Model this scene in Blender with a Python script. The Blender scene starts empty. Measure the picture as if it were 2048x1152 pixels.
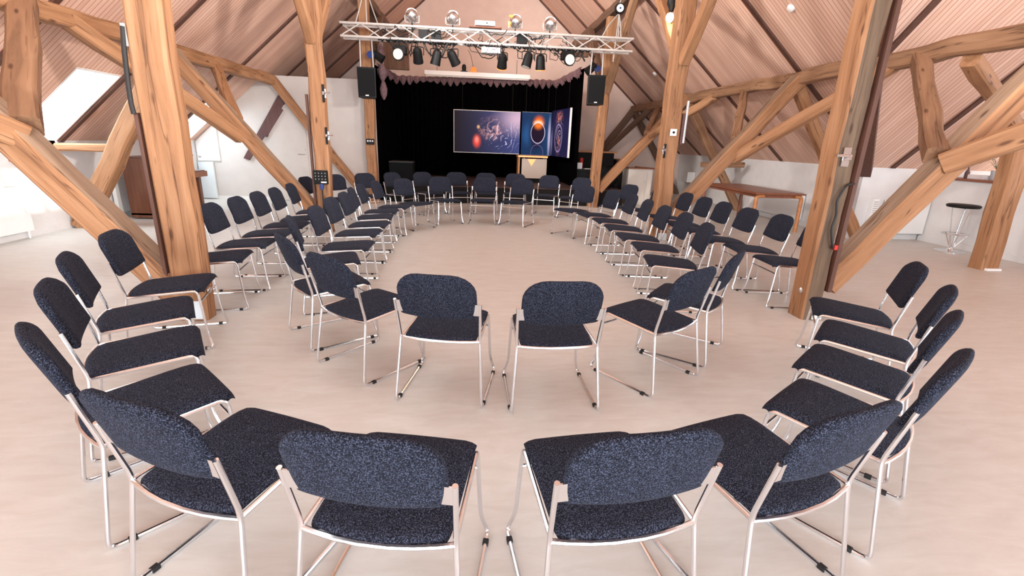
import bpy, bmesh, math, random
from mathutils import Vector, Matrix
random.seed(7)
S = bpy.context.scene
COL = S.collection
PI = math.pi

# ------------------------------------------------------------------ materials
def new_mat(name):
    m = bpy.data.materials.new(name)
    m.use_nodes = True
    nt = m.node_tree
    for n in list(nt.nodes):
        nt.nodes.remove(n)
    o = nt.nodes.new('ShaderNodeOutputMaterial')
    b = nt.nodes.new('ShaderNodeBsdfPrincipled')
    nt.links.new(b.outputs[0], o.inputs[0])
    return m, nt, b

def plain(name, col, rough=.5, metal=0.0, emit=None, estr=0.0, spec=None):
    m, nt, b = new_mat(name)
    b.inputs['Base Color'].default_value = (*col, 1)
    b.inputs['Roughness'].default_value = rough
    b.inputs['Metallic'].default_value = metal
    if spec is not None:
        b.inputs['Specular IOR Level'].default_value = spec
    if emit:
        b.inputs['Emission Color'].default_value = (*emit, 1)
        b.inputs['Emission Strength'].default_value = estr
    return m

def N(nt, t, **kw):
    n = nt.nodes.new(t)
    for k, v in kw.items():
        setattr(n, k, v)
    return n

def ramp(nt, stops):
    r = N(nt, 'ShaderNodeValToRGB')
    e = r.color_ramp.elements
    while len(e) < len(stops):
        e.new(.5)
    for i, (p, c) in enumerate(stops):
        e[i].position = p
        e[i].color = (*c, 1)
    return r

def coords(nt, scale=(1, 1, 1), loc=(0, 0, 0)):
    tc = N(nt, 'ShaderNodeTexCoord')
    mp = N(nt, 'ShaderNodeMapping')
    mp.inputs['Scale'].default_value = scale
    mp.inputs['Location'].default_value = loc
    nt.links.new(tc.outputs['Object'], mp.inputs[0])
    return mp

def timber_mat(name, c_dark, c_mid, c_light):
    m, nt, b = new_mat(name)
    mp = coords(nt, (9, 9, .7))
    oi = N(nt, 'ShaderNodeObjectInfo')
    ad = N(nt, 'ShaderNodeVectorMath', operation='ADD')
    cmb = N(nt, 'ShaderNodeCombineXYZ')
    mu = N(nt, 'ShaderNodeMath', operation='MULTIPLY')
    mu.inputs[1].default_value = 37.0
    nt.links.new(oi.outputs['Random'], mu.inputs[0])
    for k in range(3):
        nt.links.new(mu.outputs[0], cmb.inputs[k])
    nt.links.new(mp.outputs[0], ad.inputs[0]); nt.links.new(cmb.outputs[0], ad.inputs[1])
    n1 = N(nt, 'ShaderNodeTexNoise'); n1.inputs['Scale'].default_value = 1.2; n1.inputs['Detail'].default_value = 8; n1.inputs['Roughness'].default_value = .6
    n1.inputs['Distortion'].default_value = .8
    nt.links.new(ad.outputs[0], n1.inputs['Vector'])
    r1 = ramp(nt, [(.28, c_dark), (.5, c_mid), (.74, c_light)])
    nt.links.new(n1.outputs['Fac'], r1.inputs[0])
    # fine checks and knots
    mp2 = coords(nt, (34, 34, 1.3))
    n2 = N(nt, 'ShaderNodeTexNoise'); n2.inputs['Scale'].default_value = 1.0; n2.inputs['Detail'].default_value = 4
    nt.links.new(mp2.outputs[0], n2.inputs['Vector'])
    r2 = ramp(nt, [(.30, (.30, .22, .17)), (.40, (1, 1, 1))])
    nt.links.new(n2.outputs['Fac'], r2.inputs[0])
    mx = N(nt, 'ShaderNodeMix', data_type='RGBA', blend_type='MULTIPLY')
    mx.inputs['Factor'].default_value = .55
    nt.links.new(r1.outputs[0], mx.inputs['A']); nt.links.new(r2.outputs[0], mx.inputs['B'])
    mp3 = coords(nt, (7, 7, 2.2))
    v = N(nt, 'ShaderNodeTexVoronoi'); v.inputs['Scale'].default_value = 1.0
    nt.links.new(mp3.outputs[0], v.inputs['Vector'])
    r3 = ramp(nt, [(.06, (.22, .13, .08)), (.14, (1, 1, 1))])
    nt.links.new(v.outputs['Distance'], r3.inputs[0])
    mx2 = N(nt, 'ShaderNodeMix', data_type='RGBA', blend_type='MULTIPLY')
    mx2.inputs['Factor'].default_value = .8
    nt.links.new(mx.outputs['Result'], mx2.inputs['A']); nt.links.new(r3.outputs[0], mx2.inputs['B'])
    # long drying cracks along the grain
    mp4 = coords(nt, (8, 8, .28)); ad4 = N(nt, 'ShaderNodeVectorMath', operation='ADD')
    nt.links.new(mp4.outputs[0], ad4.inputs[0]); nt.links.new(cmb.outputs[0], ad4.inputs[1])
    n4 = N(nt, 'ShaderNodeTexNoise'); n4.inputs['Scale'].default_value = 1.0; n4.inputs['Detail'].default_value = 3; n4.inputs['Roughness'].default_value = .45
    nt.links.new(ad4.outputs[0], n4.inputs['Vector'])
    r4 = ramp(nt, [(.452, (1, 1, 1)), (.462, (.20, .13, .09)), (.470, (1, 1, 1))])
    nt.links.new(n4.outputs['Fac'], r4.inputs[0])
    mx4 = N(nt, 'ShaderNodeMix', data_type='RGBA', blend_type='MULTIPLY'); mx4.inputs['Factor'].default_value = .75
    nt.links.new(mx2.outputs['Result'], mx4.inputs['A']); nt.links.new(r4.outputs[0], mx4.inputs['B'])
    nt.links.new(mx4.outputs['Result'], b.inputs['Base Color'])
    b.inputs['Roughness'].default_value = .75
    bp = N(nt, 'ShaderNodeBump'); bp.inputs['Strength'].default_value = .35; bp.inputs['Distance'].default_value = .01
    nt.links.new(n2.outputs['Fac'], bp.inputs['Height']); nt.links.new(bp.outputs[0], b.inputs['Normal'])
    return m

def slat_mat(name, axis):
    # pink pine ceiling slats; the joints run up the slope
    m, nt, b = new_mat(name)
    tc = N(nt, 'ShaderNodeTexCoord')
    sx = N(nt, 'ShaderNodeSeparateXYZ')
    nt.links.new(tc.outputs['Object'], sx.inputs[0])
    a = sx.outputs[axis]
    mu = N(nt, 'ShaderNodeMath', operation='MULTIPLY'); mu.inputs[1].default_value = 1 / .068
    nt.links.new(a, mu.inputs[0])
    fr = N(nt, 'ShaderNodeMath', operation='FRACT'); nt.links.new(mu.outputs[0], fr.inputs[0])
    fl = N(nt, 'ShaderNodeMath', operation='FLOOR'); nt.links.new(mu.outputs[0], fl.inputs[0])
    wn = N(nt, 'ShaderNodeTexWhiteNoise', noise_dimensions='1D'); nt.links.new(fl.outputs[0], wn.inputs['W'])
    rb = ramp(nt, [(0, (.69, .455, .355)), (.5, (.75, .51, .405)), (1, (.80, .57, .465))])
    nt.links.new(wn.outputs['Value'], rb.inputs[0])
    # grain
    mp = N(nt, 'ShaderNodeMapping')
    mp.inputs['Scale'].default_value = (1.2, 40, 1.2) if axis == 1 else (40, 1.2, 1.2)
    nt.links.new(tc.outputs['Object'], mp.inputs[0])
    ng = N(nt, 'ShaderNodeTexNoise'); ng.inputs['Scale'].default_value = 1.5; ng.inputs['Detail'].default_value = 5
    nt.links.new(mp.outputs[0], ng.inputs['Vector'])
    rg = ramp(nt, [(.3, (.86, .76, .70)), (.65, (1, 1, 1))])
    nt.links.new(ng.outputs['Fac'], rg.inputs[0])
    mx = N(nt, 'ShaderNodeMix', data_type='RGBA', blend_type='MULTIPLY'); mx.inputs['Factor'].default_value = .8
    nt.links.new(rb.outputs[0], mx.inputs['A']); nt.links.new(rg.outputs[0], mx.inputs['B'])
    gr = ramp(nt, [(0, (.66, .40, .31)), (.10, (.70, .44, .35)), (.17, (1, 1, 1)), (.95, (1, 1, 1)), (1, (.85, .70, .62))])
    nt.links.new(fr.outputs[0], gr.inputs[0])
    mx2 = N(nt, 'ShaderNodeMix', data_type='RGBA', blend_type='MULTIPLY'); mx2.inputs['Factor'].default_value = 1
    nt.links.new(mx.outputs['Result'], mx2.inputs['A']); nt.links.new(gr.outputs[0], mx2.inputs['B'])
    nt.links.new(mx2.outputs['Result'], b.inputs['Base Color'])
    b.inputs['Roughness'].default_value = .6
    return m

def floor_mat():
    m, nt, b = new_mat('linoleum')
    mp = coords(nt, (1.2, 4.5, 1))
    n1 = N(nt, 'ShaderNodeTexNoise'); n1.inputs['Scale'].default_value = 3.2; n1.inputs['Detail'].default_value = 9; n1.inputs['Roughness'].default_value = .65; n1.inputs['Distortion'].default_value = .6
    nt.links.new(mp.outputs[0], n1.inputs['Vector'])
    r = ramp(nt, [(.3, (.575, .54, .495)), (.5, (.62, .59, .55)), (.7, (.66, .64, .605))])
    nt.links.new(n1.outputs['Fac'], r.inputs[0])
    nt.links.new(r.outputs[0], b.inputs['Base Color'])
    b.inputs['Roughness'].default_value = .42
    b.inputs['Specular IOR Level'].default_value = .35
    return m

def wall_mat(name, col):
    m, nt, b = new_mat(name)
    mp = coords(nt, (2, 2, 2))
    n1 = N(nt, 'ShaderNodeTexNoise'); n1.inputs['Scale'].default_value = 2.5; n1.inputs['Detail'].default_value = 5
    nt.links.new(mp.outputs[0], n1.inputs['Vector'])
    r = ramp(nt, [(.3, tuple(c * .96 for c in col)), (.7, tuple(min(1, c * 1.03) for c in col))])
    nt.links.new(n1.outputs['Fac'], r.inputs[0]); nt.links.new(r.outputs[0], b.inputs['Base Color'])
    b.inputs['Roughness'].default_value = .8
    return m

def fabric_mat(name, c0, c1, c2, scale=420, rough=.95, sheen=.25):
    m, nt, b = new_mat(name)
    mp = coords(nt)
    n1 = N(nt, 'ShaderNodeTexNoise'); n1.inputs['Scale'].default_value = scale; n1.inputs['Detail'].default_value = 2
    nt.links.new(mp.outputs[0], n1.inputs['Vector'])
    r = ramp(nt, [(.36, c0), (.5, c1), (.66, c2)])
    nt.links.new(n1.outputs['Fac'], r.inputs[0]); nt.links.new(r.outputs[0], b.inputs['Base Color'])
    b.inputs['Roughness'].default_value = rough
    b.inputs['Specular IOR Level'].default_value = .07
    b.inputs['Sheen Weight'].default_value = sheen
    b.inputs['Sheen Tint'].default_value = (.55, .62, .8, 1)
    b.inputs['Sheen Roughness'].default_value = .45
    bp = N(nt, 'ShaderNodeBump'); bp.inputs['Strength'].default_value = .3; bp.inputs['Distance'].default_value = .002
    nt.links.new(n1.outputs['Fac'], bp.inputs['Height']); nt.links.new(bp.outputs[0], b.inputs['Normal'])
    return m

def furn_mat(name, c0, c1, rough=.45, axis=2):
    m, nt, b = new_mat(name)
    sc = [14, 14, 14]; sc[axis] = 1.0
    mp = coords(nt, sc)
    n1 = N(nt, 'ShaderNodeTexNoise'); n1.inputs['Scale'].default_value = 1.6; n1.inputs['Detail'].default_value = 6
    nt.links.new(mp.outputs[0], n1.inputs['Vector'])
    r = ramp(nt, [(.3, c0), (.7, c1)])
    nt.links.new(n1.outputs['Fac'], r.inputs[0]); nt.links.new(r.outputs[0], b.inputs['Base Color'])
    b.inputs['Roughness'].default_value = rough
    return m

M = dict(
    timber=timber_mat('timber', (.215, .097, .041), (.345, .165, .076), (.43, .232, .122)),
    oldtimber=timber_mat('old_timber', (.16, .08, .043), (.28, .145, .076), (.37, .205, .115)),
    weathered=timber_mat('weathered_timber', (.07, .042, .025), (.145, .092, .056), (.21, .138, .088)), tan=timber_mat('tan_timber', (.25, .155, .098), (.34, .228, .152), (.42, .295, .208)),
    darktimber=timber_mat('dark_timber', (.085, .045, .028), (.15, .08, .05), (.21, .12, .075)),
    batten=furn_mat('batten_brown', (.085, .034, .022), (.12, .052, .035), .6),
    purple=furn_mat('purple_brown', (.085, .035, .032), (.115, .05, .046), .5),
    slatY=slat_mat('ceiling_slats', 1), slatX=slat_mat('wing_slats', 0),
    floor=floor_mat(),
    wall=wall_mat('white_plaster', (.72, .70, .69)), gable=wall_mat('gable_plaster', (.78, .61, .53)),
    wall_dimmed=wall_mat('dimmed_plaster', (.56, .515, .485)),  # plaster darkened in its colour so the partition looks less lit
    white=plain('white_paint', (.85, .84, .83), .45), offwhite=plain('cabinet_white', (.72, .66, .60), .5),
    cloth=fabric_mat('navy_wool', (.0065, .0068, .0105), (.0132, .0138, .0205), (.066, .075, .114), 260, .95, .04),
    chrome=plain('chrome', (.80, .82, .85), .2, 1.0), steel=plain('brushed_steel', (.62, .60, .58), .38, 1.0),
    alu=plain('truss_aluminium', (.58, .53, .50), .5, .25),
    black=plain('black_plastic', (.005, .005, .0055), .5, spec=.25), rubber=plain('rubber', (.01, .01, .01), .8),
    drape=plain('black_drape', (.0016, .0013, .0013), 1.0, spec=.0), blackpaint=plain('black_stage_paint', (.010, .009, .009), .7, spec=.2),
    stagetop=furn_mat('stage_boards', (.045, .022, .018), (.075, .038, .03), .6, 0),
    ruffle=fabric_mat('purple_ruffle', (.13, .075, .085), (.20, .12, .13), (.26, .165, .175), 60, .8, .1),
    grille=fabric_mat('speaker_grille', (.006, .006, .0065), (.010, .010, .011), (.018, .018, .019), 300, .7, 0),
    lens=plain('lamp_lens', (.60, .55, .50), .25, emit=(1, .85, .7), estr=.2),
    blue=plain('blue_gel', (.02, .05, .22), .3), orange=plain('orange_gel', (.95, .25, .05), .3, emit=(1, .3, .06), estr=.8),
    red=plain('red_plastic', (.6, .03, .02), .4),
    walnut=furn_mat('walnut', (.095, .032, .016), (.155, .058, .03), .35, 2), honey=furn_mat('honey_wood', (.42, .16, .055), (.55, .235, .09), .4, 0),
    tabletop=furn_mat('red_brown_wood', (.20, .062, .03), (.27, .095, .048), .35, 1), beige=plain('lectern_panel', (.50, .40, .325), .55),
    bulb=plain('bulb_glow', (1, .9, .7), .3, emit=(1, .82, .55), estr=14),
    lecternglow=plain('lectern_glow', (1, .4, .15), .4, emit=(1, .33, .1), estr=1.3),
    leaf=plain('plant_leaf', (.05, .11, .04), .6), pot=plain('grey_pot', (.55, .58, .60), .4), teal=plain('teal_glass', (.25, .50, .48), .15),
    paper=plain('paper', (.82, .80, .80), .7), cable=plain('black_cable', (.012, .011, .011), .6), rope=plain('hoist_chain', (.42, .39, .37), .5, .4),
    socket=plain('socket_plate', (.70, .76, .79), .35), tube=plain('grey_conduit', (.50, .47, .45), .4, .3),
    glass=None,
)
def glass_mat():
    m, nt, b = new_mat('window_glass')
    nt.nodes.remove(b)
    o = [n for n in nt.nodes if n.type == 'OUTPUT_MATERIAL'][0]
    t = N(nt, 'ShaderNodeBsdfTransparent'); t.inputs[0].default_value = (.96, .98, .98, 1)
    g = N(nt, 'ShaderNodeBsdfGlossy'); g.inputs['Roughness'].default_value = .03
    f = N(nt, 'ShaderNodeMixShader'); f.inputs[0].default_value = .06
    nt.links.new(t.outputs[0], f.inputs[1]); nt.links.new(g.outputs[0], f.inputs[2]); nt.links.new(f.outputs[0], o.inputs[0])
    return m
M['glass'] = glass_mat()

# ------------------------------------------------------------------ mesh helpers
class MB:
    def __init__(s): s.v = []; s.f = []; s.smooth = True
    def add(s, vs, fs):
        k = len(s.v); s.v += [tuple(p) for p in vs]; s.f += [tuple(i + k for i in f) for f in fs]; return s
    def box(s, x0, x1, y0, y1, z0, z1):
        return s.add([(x0,y0,z0),(x1,y0,z0),(x1,y1,z0),(x0,y1,z0),(x0,y0,z1),(x1,y0,z1),(x1,y1,z1),(x0,y1,z1)],
                     [(0,3,2,1),(4,5,6,7),(0,1,5,4),(1,2,6,5),(2,3,7,6),(3,0,4,7)])
    def hexa(s, b, t):   # bottom and top quads, same winding (counter-clockwise from above)
        return s.add(list(b) + list(t), [(0,3,2,1),(4,5,6,7),(0,1,5,4),(1,2,6,5),(2,3,7,6),(3,0,4,7)])
    def prism(s, poly, d):   # polygon swept along the vector d
        n = len(poly); d = Vector(d); P = [Vector(p) for p in poly]
        return s.add(P + [p + d for p in P], [tuple(range(n))[::-1], tuple(range(n, 2*n))] + [(i, (i+1) % n, n+(i+1) % n, n+i) for i in range(n)])
    def tube(s, pts, r, n=8, closed=False, caps=True):
        P = [Vector(p) for p in pts]; m = len(P); rings = []
        t0 = (P[1] - P[0]).normalized()
        u = t0.cross(Vector((0, 0, 1)))
        if u.length < 1e-3: u = t0.cross(Vector((0, 1, 0)))
        u.normalize()
        for i in range(m):
            if closed: t = (P[(i+1) % m] - P[i-1]).normalized()
            else: t = (P[min(i+1, m-1)] - P[max(i-1, 0)]).normalized()
            u = (u - t * u.dot(t)).normalized(); w = t.cross(u)
            rr = r[i] if isinstance(r, (list, tuple)) else r
            rings.append([P[i] + (u * math.cos(a) + w * math.sin(a)) * rr for a in [2*PI*k/n for k in range(n)]])
        vs = [p for q in rings for p in q]; fs = []
        for i in range(m if closed else m-1):
            j = (i+1) % m
            for k in range(n): fs.append((i*n+k, i*n+(k+1) % n, j*n+(k+1) % n, j*n+k))
        if caps and not closed: fs += [tuple(range(n))[::-1], tuple(range((m-1)*n, m*n))]
        return s.add(vs, fs)
    def lathe(s, prof, n=20, c=(0, 0, 0), mat=None):
        vs = []; fs = []
        for r, z in prof:
            for k in range(n):
                a = 2*PI*k/n; p = Vector((r*math.cos(a), r*math.sin(a), z))
                if mat: p = mat @ p
                vs.append(p + Vector(c))
        for i in range(len(prof)-1):
            for k in range(n): fs.append((i*n+k, i*n+(k+1) % n, (i+1)*n+(k+1) % n, (i+1)*n+k))
        fs += [tuple(range(n))[::-1], tuple(range((len(prof)-1)*n, len(prof)*n))]
        return s.add(vs, fs)
    def build(s, name, mat, parent=None, bevel=0, smooth=False, mw=None):
        me = bpy.data.meshes.new(name); me.from_pydata(s.v, [], s.f); me.update()
        bm = bmesh.new(); bm.from_mesh(me)
        bmesh.ops.remove_doubles(bm, verts=bm.verts, dist=1e-6)
        bmesh.ops.recalc_face_normals(bm, faces=bm.faces)
        if bevel: bmesh.ops.bevel(bm, geom=list(bm.edges), offset=bevel, segments=2, affect='EDGES', profile=.6)
        bm.to_mesh(me); bm.free()
        me.materials.append(mat)
        if smooth:
            for p in me.polygons: p.use_smooth = True
            try: me.set_sharp_from_angle(angle=math.radians(40))
            except Exception: pass
        o = bpy.data.objects.new(name, me); COL.objects.link(o)
        if mw is not None: o.matrix_basis = mw
        if parent is not None:
            o.parent = parent
            o.matrix_parent_inverse = parent.matrix_basis.inverted() if mw is not None or parent.type == 'MESH' else Matrix()
        return o

def tag(o, label, cat, group=None, kind=None):
    o['label'] = label; o['category'] = cat
    if group: o['group'] = group
    if kind: o['kind'] = kind
    return o
def struct(o, label=None):
    o['kind'] = 'structure'
    if label: o['label'] = label
    return o
def empty(name, loc=(0, 0, 0), rz=0.0):
    o = bpy.data.objects.new(name, None); COL.objects.link(o); o.location = loc; o.rotation_euler = (0, 0, rz)
    o.empty_display_size = .1
    return o
def fillet(pts, r, n=5):
    P = [Vector(p) for p in pts]; out = [P[0]]
    for i in range(1, len(P)-1):
        ri = r[i-1] if isinstance(r, (list, tuple)) else r
        a, b, c = P[i-1], P[i], P[i+1]
        d1 = (a-b); d2 = (c-b); l = min(ri, d1.length*.49, d2.length*.49)
        p, q = b + d1.normalized()*l, b + d2.normalized()*l
        for k in range(n+1):
            t = k/n; out.append(p*(1-t)**2 + b*2*t*(1-t) + q*t*t)
    out.append(P[-1]); return out
def quick_box(name, x0, x1, y0, y1, z0, z1, mat, parent=None, bevel=.004):
    return MB().box(x0, x1, y0, y1, z0, z1).build(name, mat, parent, bevel)

# ------------------------------------------------------------------ room shell
SL = .864                       # roof slope
XL, XR, XC = -5.9, 6.8, .45     # knee walls and ridge
YB, YW, YF = 15.5, 7.9, -4.8    # stage gable, wing knee wall, gable behind
ZK = 1.24                       # knee wall height
XE = 13.5                       # end of the wing
ZR = ZK + SL * (XC - XL)
zl = lambda x: ZK + SL * (x - XL)
zr = lambda x: ZK + SL * (XR - x)
zw = lambda y: ZK + SL * (YW - y)
yv1 = lambda x: YW - (XR - x)   # the valley towards the stage
YRW = YW - (XR - XC)            # ridge of the wing
TH = .24

fl = MB(); fl.box(XL - .3, XE + .3, YF - .3, YB + .3, -.15, 0); struct(fl.build('floor', M['floor']))

def slab(cells, T=TH):
    """cells: list of ccw 3D polygons on the inner face; extruded upwards into one roof slab"""
    m = MB()
    for c in cells: m.prism(c, (0, 0, T))
    return m
def lcell(y0, y1, x0, x1): return [(x0, y0, zl(x0)), (x1, y0, zl(x1)), (x1, y1, zl(x1)), (x0, y1, zl(x0))]
def grid_holes(ys, xs, holes):
    out = []
    for i in range(len(ys)-1):
        for j in range(len(xs)-1):
            cy, cx = (ys[i]+ys[i+1])/2, (xs[j]+xs[j+1])/2
            if not any(h[0] < cy < h[1] and h[2] < cx < h[3] for h in holes): out.append(lcell(ys[i], ys[i+1], xs[j], xs[j+1]))
    return out
# (y0, y1, x0, x1) of the roof windows in the left slope; the two low ones are in the photo, the high ones are added out of view for overhead daylight
SKY1 = (6.88, 7.68, XL, -4.87); SKY2 = (10.22, 11.05, XL, -5.05)
HIGH = [(.6, 2.4, -3.1, -1.4), (3.2, 5.0, -2.6, -1.0), (6.0, 7.6, -2.0, -.5), (8.3, 10.0, -1.7, -.3)]
ys = sorted({YF, YB} | {v for h in [SKY1, SKY2] + HIGH for v in h[:2]})
xs = sorted({XL, XC} | {v for h in [SKY1, SKY2] + HIGH for v in h[2:]})
o = slab(grid_holes(ys, xs, [SKY1, SKY2] + HIGH)).build('ceiling_left', M['slatY']); struct(o)
# right slope, with one roof window high above the frame (the sun comes in there)
SUNW = (3.4, 4.6, 1.72, 2.25)
def rp(*p): return [(x, y, zr(x)) for x, y in p]
xv = lambda y: XR - (YW - y)
cells = [rp((XC, YW), (XR, YW), (XR, YB), (XC, YB)), rp((XC, SUNW[1]), (xv(SUNW[1]), SUNW[1]), (XR, YW), (XC, YW)),
         rp((XC, SUNW[0]), (SUNW[2], SUNW[0]), (SUNW[2], SUNW[1]), (XC, SUNW[1])), rp((SUNW[3], SUNW[0]), (xv(SUNW[0]), SUNW[0]), (xv(SUNW[1]), SUNW[1]), (SUNW[3], SUNW[1])),
         rp((XC, YRW), (xv(SUNW[0]), SUNW[0]), (XC, SUNW[0])), rp((XC, YF), (XR, YF), (XC, YRW))]
struct(slab(cells).build('ceiling_right', M['slatY']))
def wp(*p): return [(x, y, zw(y)) for x, y in p]
zw2 = lambda y: ZK + SL * (y - (2*YRW - YW))
struct(slab([wp((XR, YW), (XC, YRW), (XE, YRW), (XE, YW))]).build('ceiling_wing', M['slatX']))
yn = 2*YRW - YW
struct(slab([[(XC, YRW, ZR), (XR, yn, ZK), (XE, yn, ZK), (XE, YRW, ZR)]]).build('ceiling_wing_near', M['slatX']))

# walls
w = MB()
for y0, y1, z1 in ((YF, SKY1[0], ZK), (SKY1[0], SKY1[1], 1.0), (SKY1[1], YB, ZK)): w.box(XL - .3, XL, y0, y1, 0, z1 + (.0 if z1 == ZK else 0))
struct(w.build('wall_left', M['wall']))
w = MB().box(XR, XR + .3, YW + .3, YB, 0, ZK); struct(w.build('wall_right', M['wall']))
w = MB().box(XR, XE, YW, YW + .3, 0, ZK); struct(w.build('wall_wing', M['wall']))
# stage gable
g = MB().prism([(XL, YB, 0), (XR, YB, 0), (XR, YB, ZK), (XC, YB, ZR), (XL, YB, ZK)], (0, .3, 0)); struct(g.build('wall_stage', M['gable']))
# gable behind the viewer: wide glazing
g = MB()
gx0, gx1, gz1 = -4.6, 5.4, 3.2
g.prism([(XL, YF, 0), (gx0, YF, 0), (gx0, YF, zl(gx0)), (XL, YF, ZK)], (0, -.3, 0))
g.prism([(gx1, YF, 0), (XR, YF, 0), (XR, YF, ZK), (gx1, YF, zr(gx1))], (0, -.3, 0))
g.prism([(gx0, YF, gz1), (gx1, YF, gz1), (XC+(ZR-gz1)/SL*0+2.0, YF, zr(2.45)), (XC, YF, ZR), (-2.0+.45, YF, zl(-1.55))], (0, -.3, 0)) if False else None
g.prism([(gx0, YF, gz1 if zl(gx0) > gz1 else zl(gx0)), (XL + (gz1-ZK)/SL, YF, gz1), (XC, YF, gz1), (XC, YF, ZR)][1:], (0, -.3, 0))
g.prism([(XC, YF, gz1), (XR - (gz1-ZK)/SL, YF, gz1), (XC, YF, ZR)], (0, -.3, 0))
struct(g.build('wall_behind', M['wall']))
fr = MB()
for k in range(6):
    x = gx0 + (gx1-gx0)*k/5; fr.box(x-.05, x+.05, YF-.2, YF-.1, 0, min(gz1, zl(x) if x < XC else zr(x)))
struct(fr.build('window_4', M['white']))
# wing: unseen end wall with a wide opening added for daylight, and its near knee wall
g = MB().box(XE, XE+.3, yn, YW, 0, .9)
g.prism([(XE, YRW-2.0, 3.4), (XE, YRW+2.0, 3.4), (XE, YRW+2.4, zw(YRW+2.4)), (XE, YRW, ZR), (XE, YRW-2.4, zw(YRW+2.4))], (.3, 0, 0))
g.box(XE, XE+.3, yn, YRW-3.2, .9, 1.9); g.box(XE, XE+.3, YRW+3.2, YW, .9, 1.9)
struct(g.build('wall_wing_end', M['wall']))
struct(MB().box(XR, XE, yn-.3, yn, 0, ZK).build('wall_wing_near', M['wall']))
# white partition left of the stage with its door
PY = 11.3
p = MB().prism([(XL, PY, 0), (-2.06, PY, 0), (-2.06, PY, 2.61), (XL + (2.61-ZK)/SL, PY, 2.61), (XL, PY, ZK)], (0, .12, 0)); struct(p.build('wall_partition', M['wall_dimmed']))
d = MB().box(-4.28, -3.55, PY-.035, PY, .01, 1.98).build('door_1', M['wall_dimmed'], None, .004); struct(d)
fm = MB()
for b_ in ((-4.34, -4.28, 0, 2.03), (-3.55, -3.49, 0, 2.03), (-4.279, -3.551, 1.985, 2.03)): fm.box(b_[0], b_[1], PY-.03, PY, b_[2], b_[3])
fm.build('door_frame', M['wall_dimmed'], d)
hd = MB().tube(fillet([(-3.61, PY-.035, 1.02), (-3.61, PY-.085, 1.02), (-3.74, PY-.085, 1.02)], .02), .009); hd.lathe([(.02, 0), (.02, .012)], 14, (-3.61, PY-.047, 1.12), Matrix.Rotation(PI/2, 4, 'X')); hd.build('door_handle', M['steel'], d, smooth=True)
# baseboards
struct(MB().box(XL, XL+.015, YF, PY, 0, .09).build('baseboard_left', M['wall']))
struct(MB().box(XR-.015, XR, YW, YB, 0, .09).build('baseboard_right', M['wall']))
struct(MB().box(XL, -4.34, PY-.015, PY, 0, .07).box(-3.49, -2.28, PY-.015, PY, 0, .07).build('baseboard_partition', M['wall']))
struct(MB().box(XR, 8.1, YW-.015, YW, 0, .09).build('baseboard_wing', M['wall']))

# roof windows: white lining, frame, glass
def skylight(idx, h, wallz=None):
    y0, y1, x0, x1 = h
    nrm = Vector((-SL, 0, 1)).normalized()
    m = MB(); D = .22
    def P(x, y, d): return Vector((x, y, zl(x))) + nrm*d
    lo = x0
    # side linings, head lining
    for yy in (y0, y1):
        s = .02 if yy == y0 else -.02
        m.hexa([P(lo, yy, -.005), P(x1, yy, -.005), P(x1, yy+s, -.005), P(lo, yy+s, -.005)], [P(lo, yy, D), P(x1, yy, D), P(x1, yy+s, D), P(lo, yy+s, D)])
    m.hexa([P(x1, y0, -.005), P(x1+.02, y0, -.005), P(x1+.02, y1, -.005), P(x1, y1, -.005)], [P(x1+.1, y0, D), P(x1+.12, y0, D), P(x1+.12, y1, D), P(x1+.1, y1, D)])
    o = m.build('window_%d' % idx, M['white']); struct(o)
    f = MB()
    for a in ((lo-.1, x1+.1, y0, y0+.06), (lo-.1, x1+.1, y1-.06, y1), (lo-.1, lo, y0, y1), (x1+.0, x1+.1, y0, y1)):
        f.hexa([P(a[0], a[2], D), P(a[1], a[2], D), P(a[1], a[3], D), P(a[0], a[3], D)], [P(a[0], a[2], D+.06), P(a[1], a[2], D+.06), P(a[1], a[3], D+.06), P(a[0], a[3], D+.06)])
    f.build('window_frame', M['white'], o)
    gl = MB().hexa([P(lo, y0+.06, D+.03), P(x1, y0+.06, D+.03), P(x1, y1-.06, D+.03), P(lo, y1-.06, D+.03)], [P(lo, y0+.06, D+.036), P(x1, y0+.06, D+.036), P(x1, y1-.06, D+.036), P(lo, y1-.06, D+.036)])
    gl.build('window_pane', M['glass'], o)
    return o
w1 = skylight(1, SKY1)
MB().box(XL-.3, XL+.03, SKY1[0]-.02, SKY1[1]+.02, .985, 1.005).build('window_sill', M['honey'], w1)
MB().box(XL-.3, XL-.02, SKY1[0]-.02, SKY1[0], 1.0, ZK).box(XL-.3, XL-.02, SKY1[1], SKY1[1]+.02, 1.0, ZK).build('window_lining', M['white'], w1)
skylight(2, SKY2)
for i, h in enumerate(HIGH): skylight(5 + i, h)  # added windows, out of view, letting in overhead daylight

m = MB()
for a_, b_ in ((SUNW[0], SUNW[0]+.05), (SUNW[1]-.05, SUNW[1]), (3.78, 3.86), (4.22, 4.27)): m.hexa(rp((SUNW[2], a_), (SUNW[3], a_), (SUNW[3], b_), (SUNW[2], b_)), [(x, y, z+.05) for x, y, z in rp((SUNW[2], a_), (SUNW[3], a_), (SUNW[3], b_), (SUNW[2], b_))])
struct(m.build('window_9', M['white']))  # cross bars added to cut the sun patch into stripes
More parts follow.
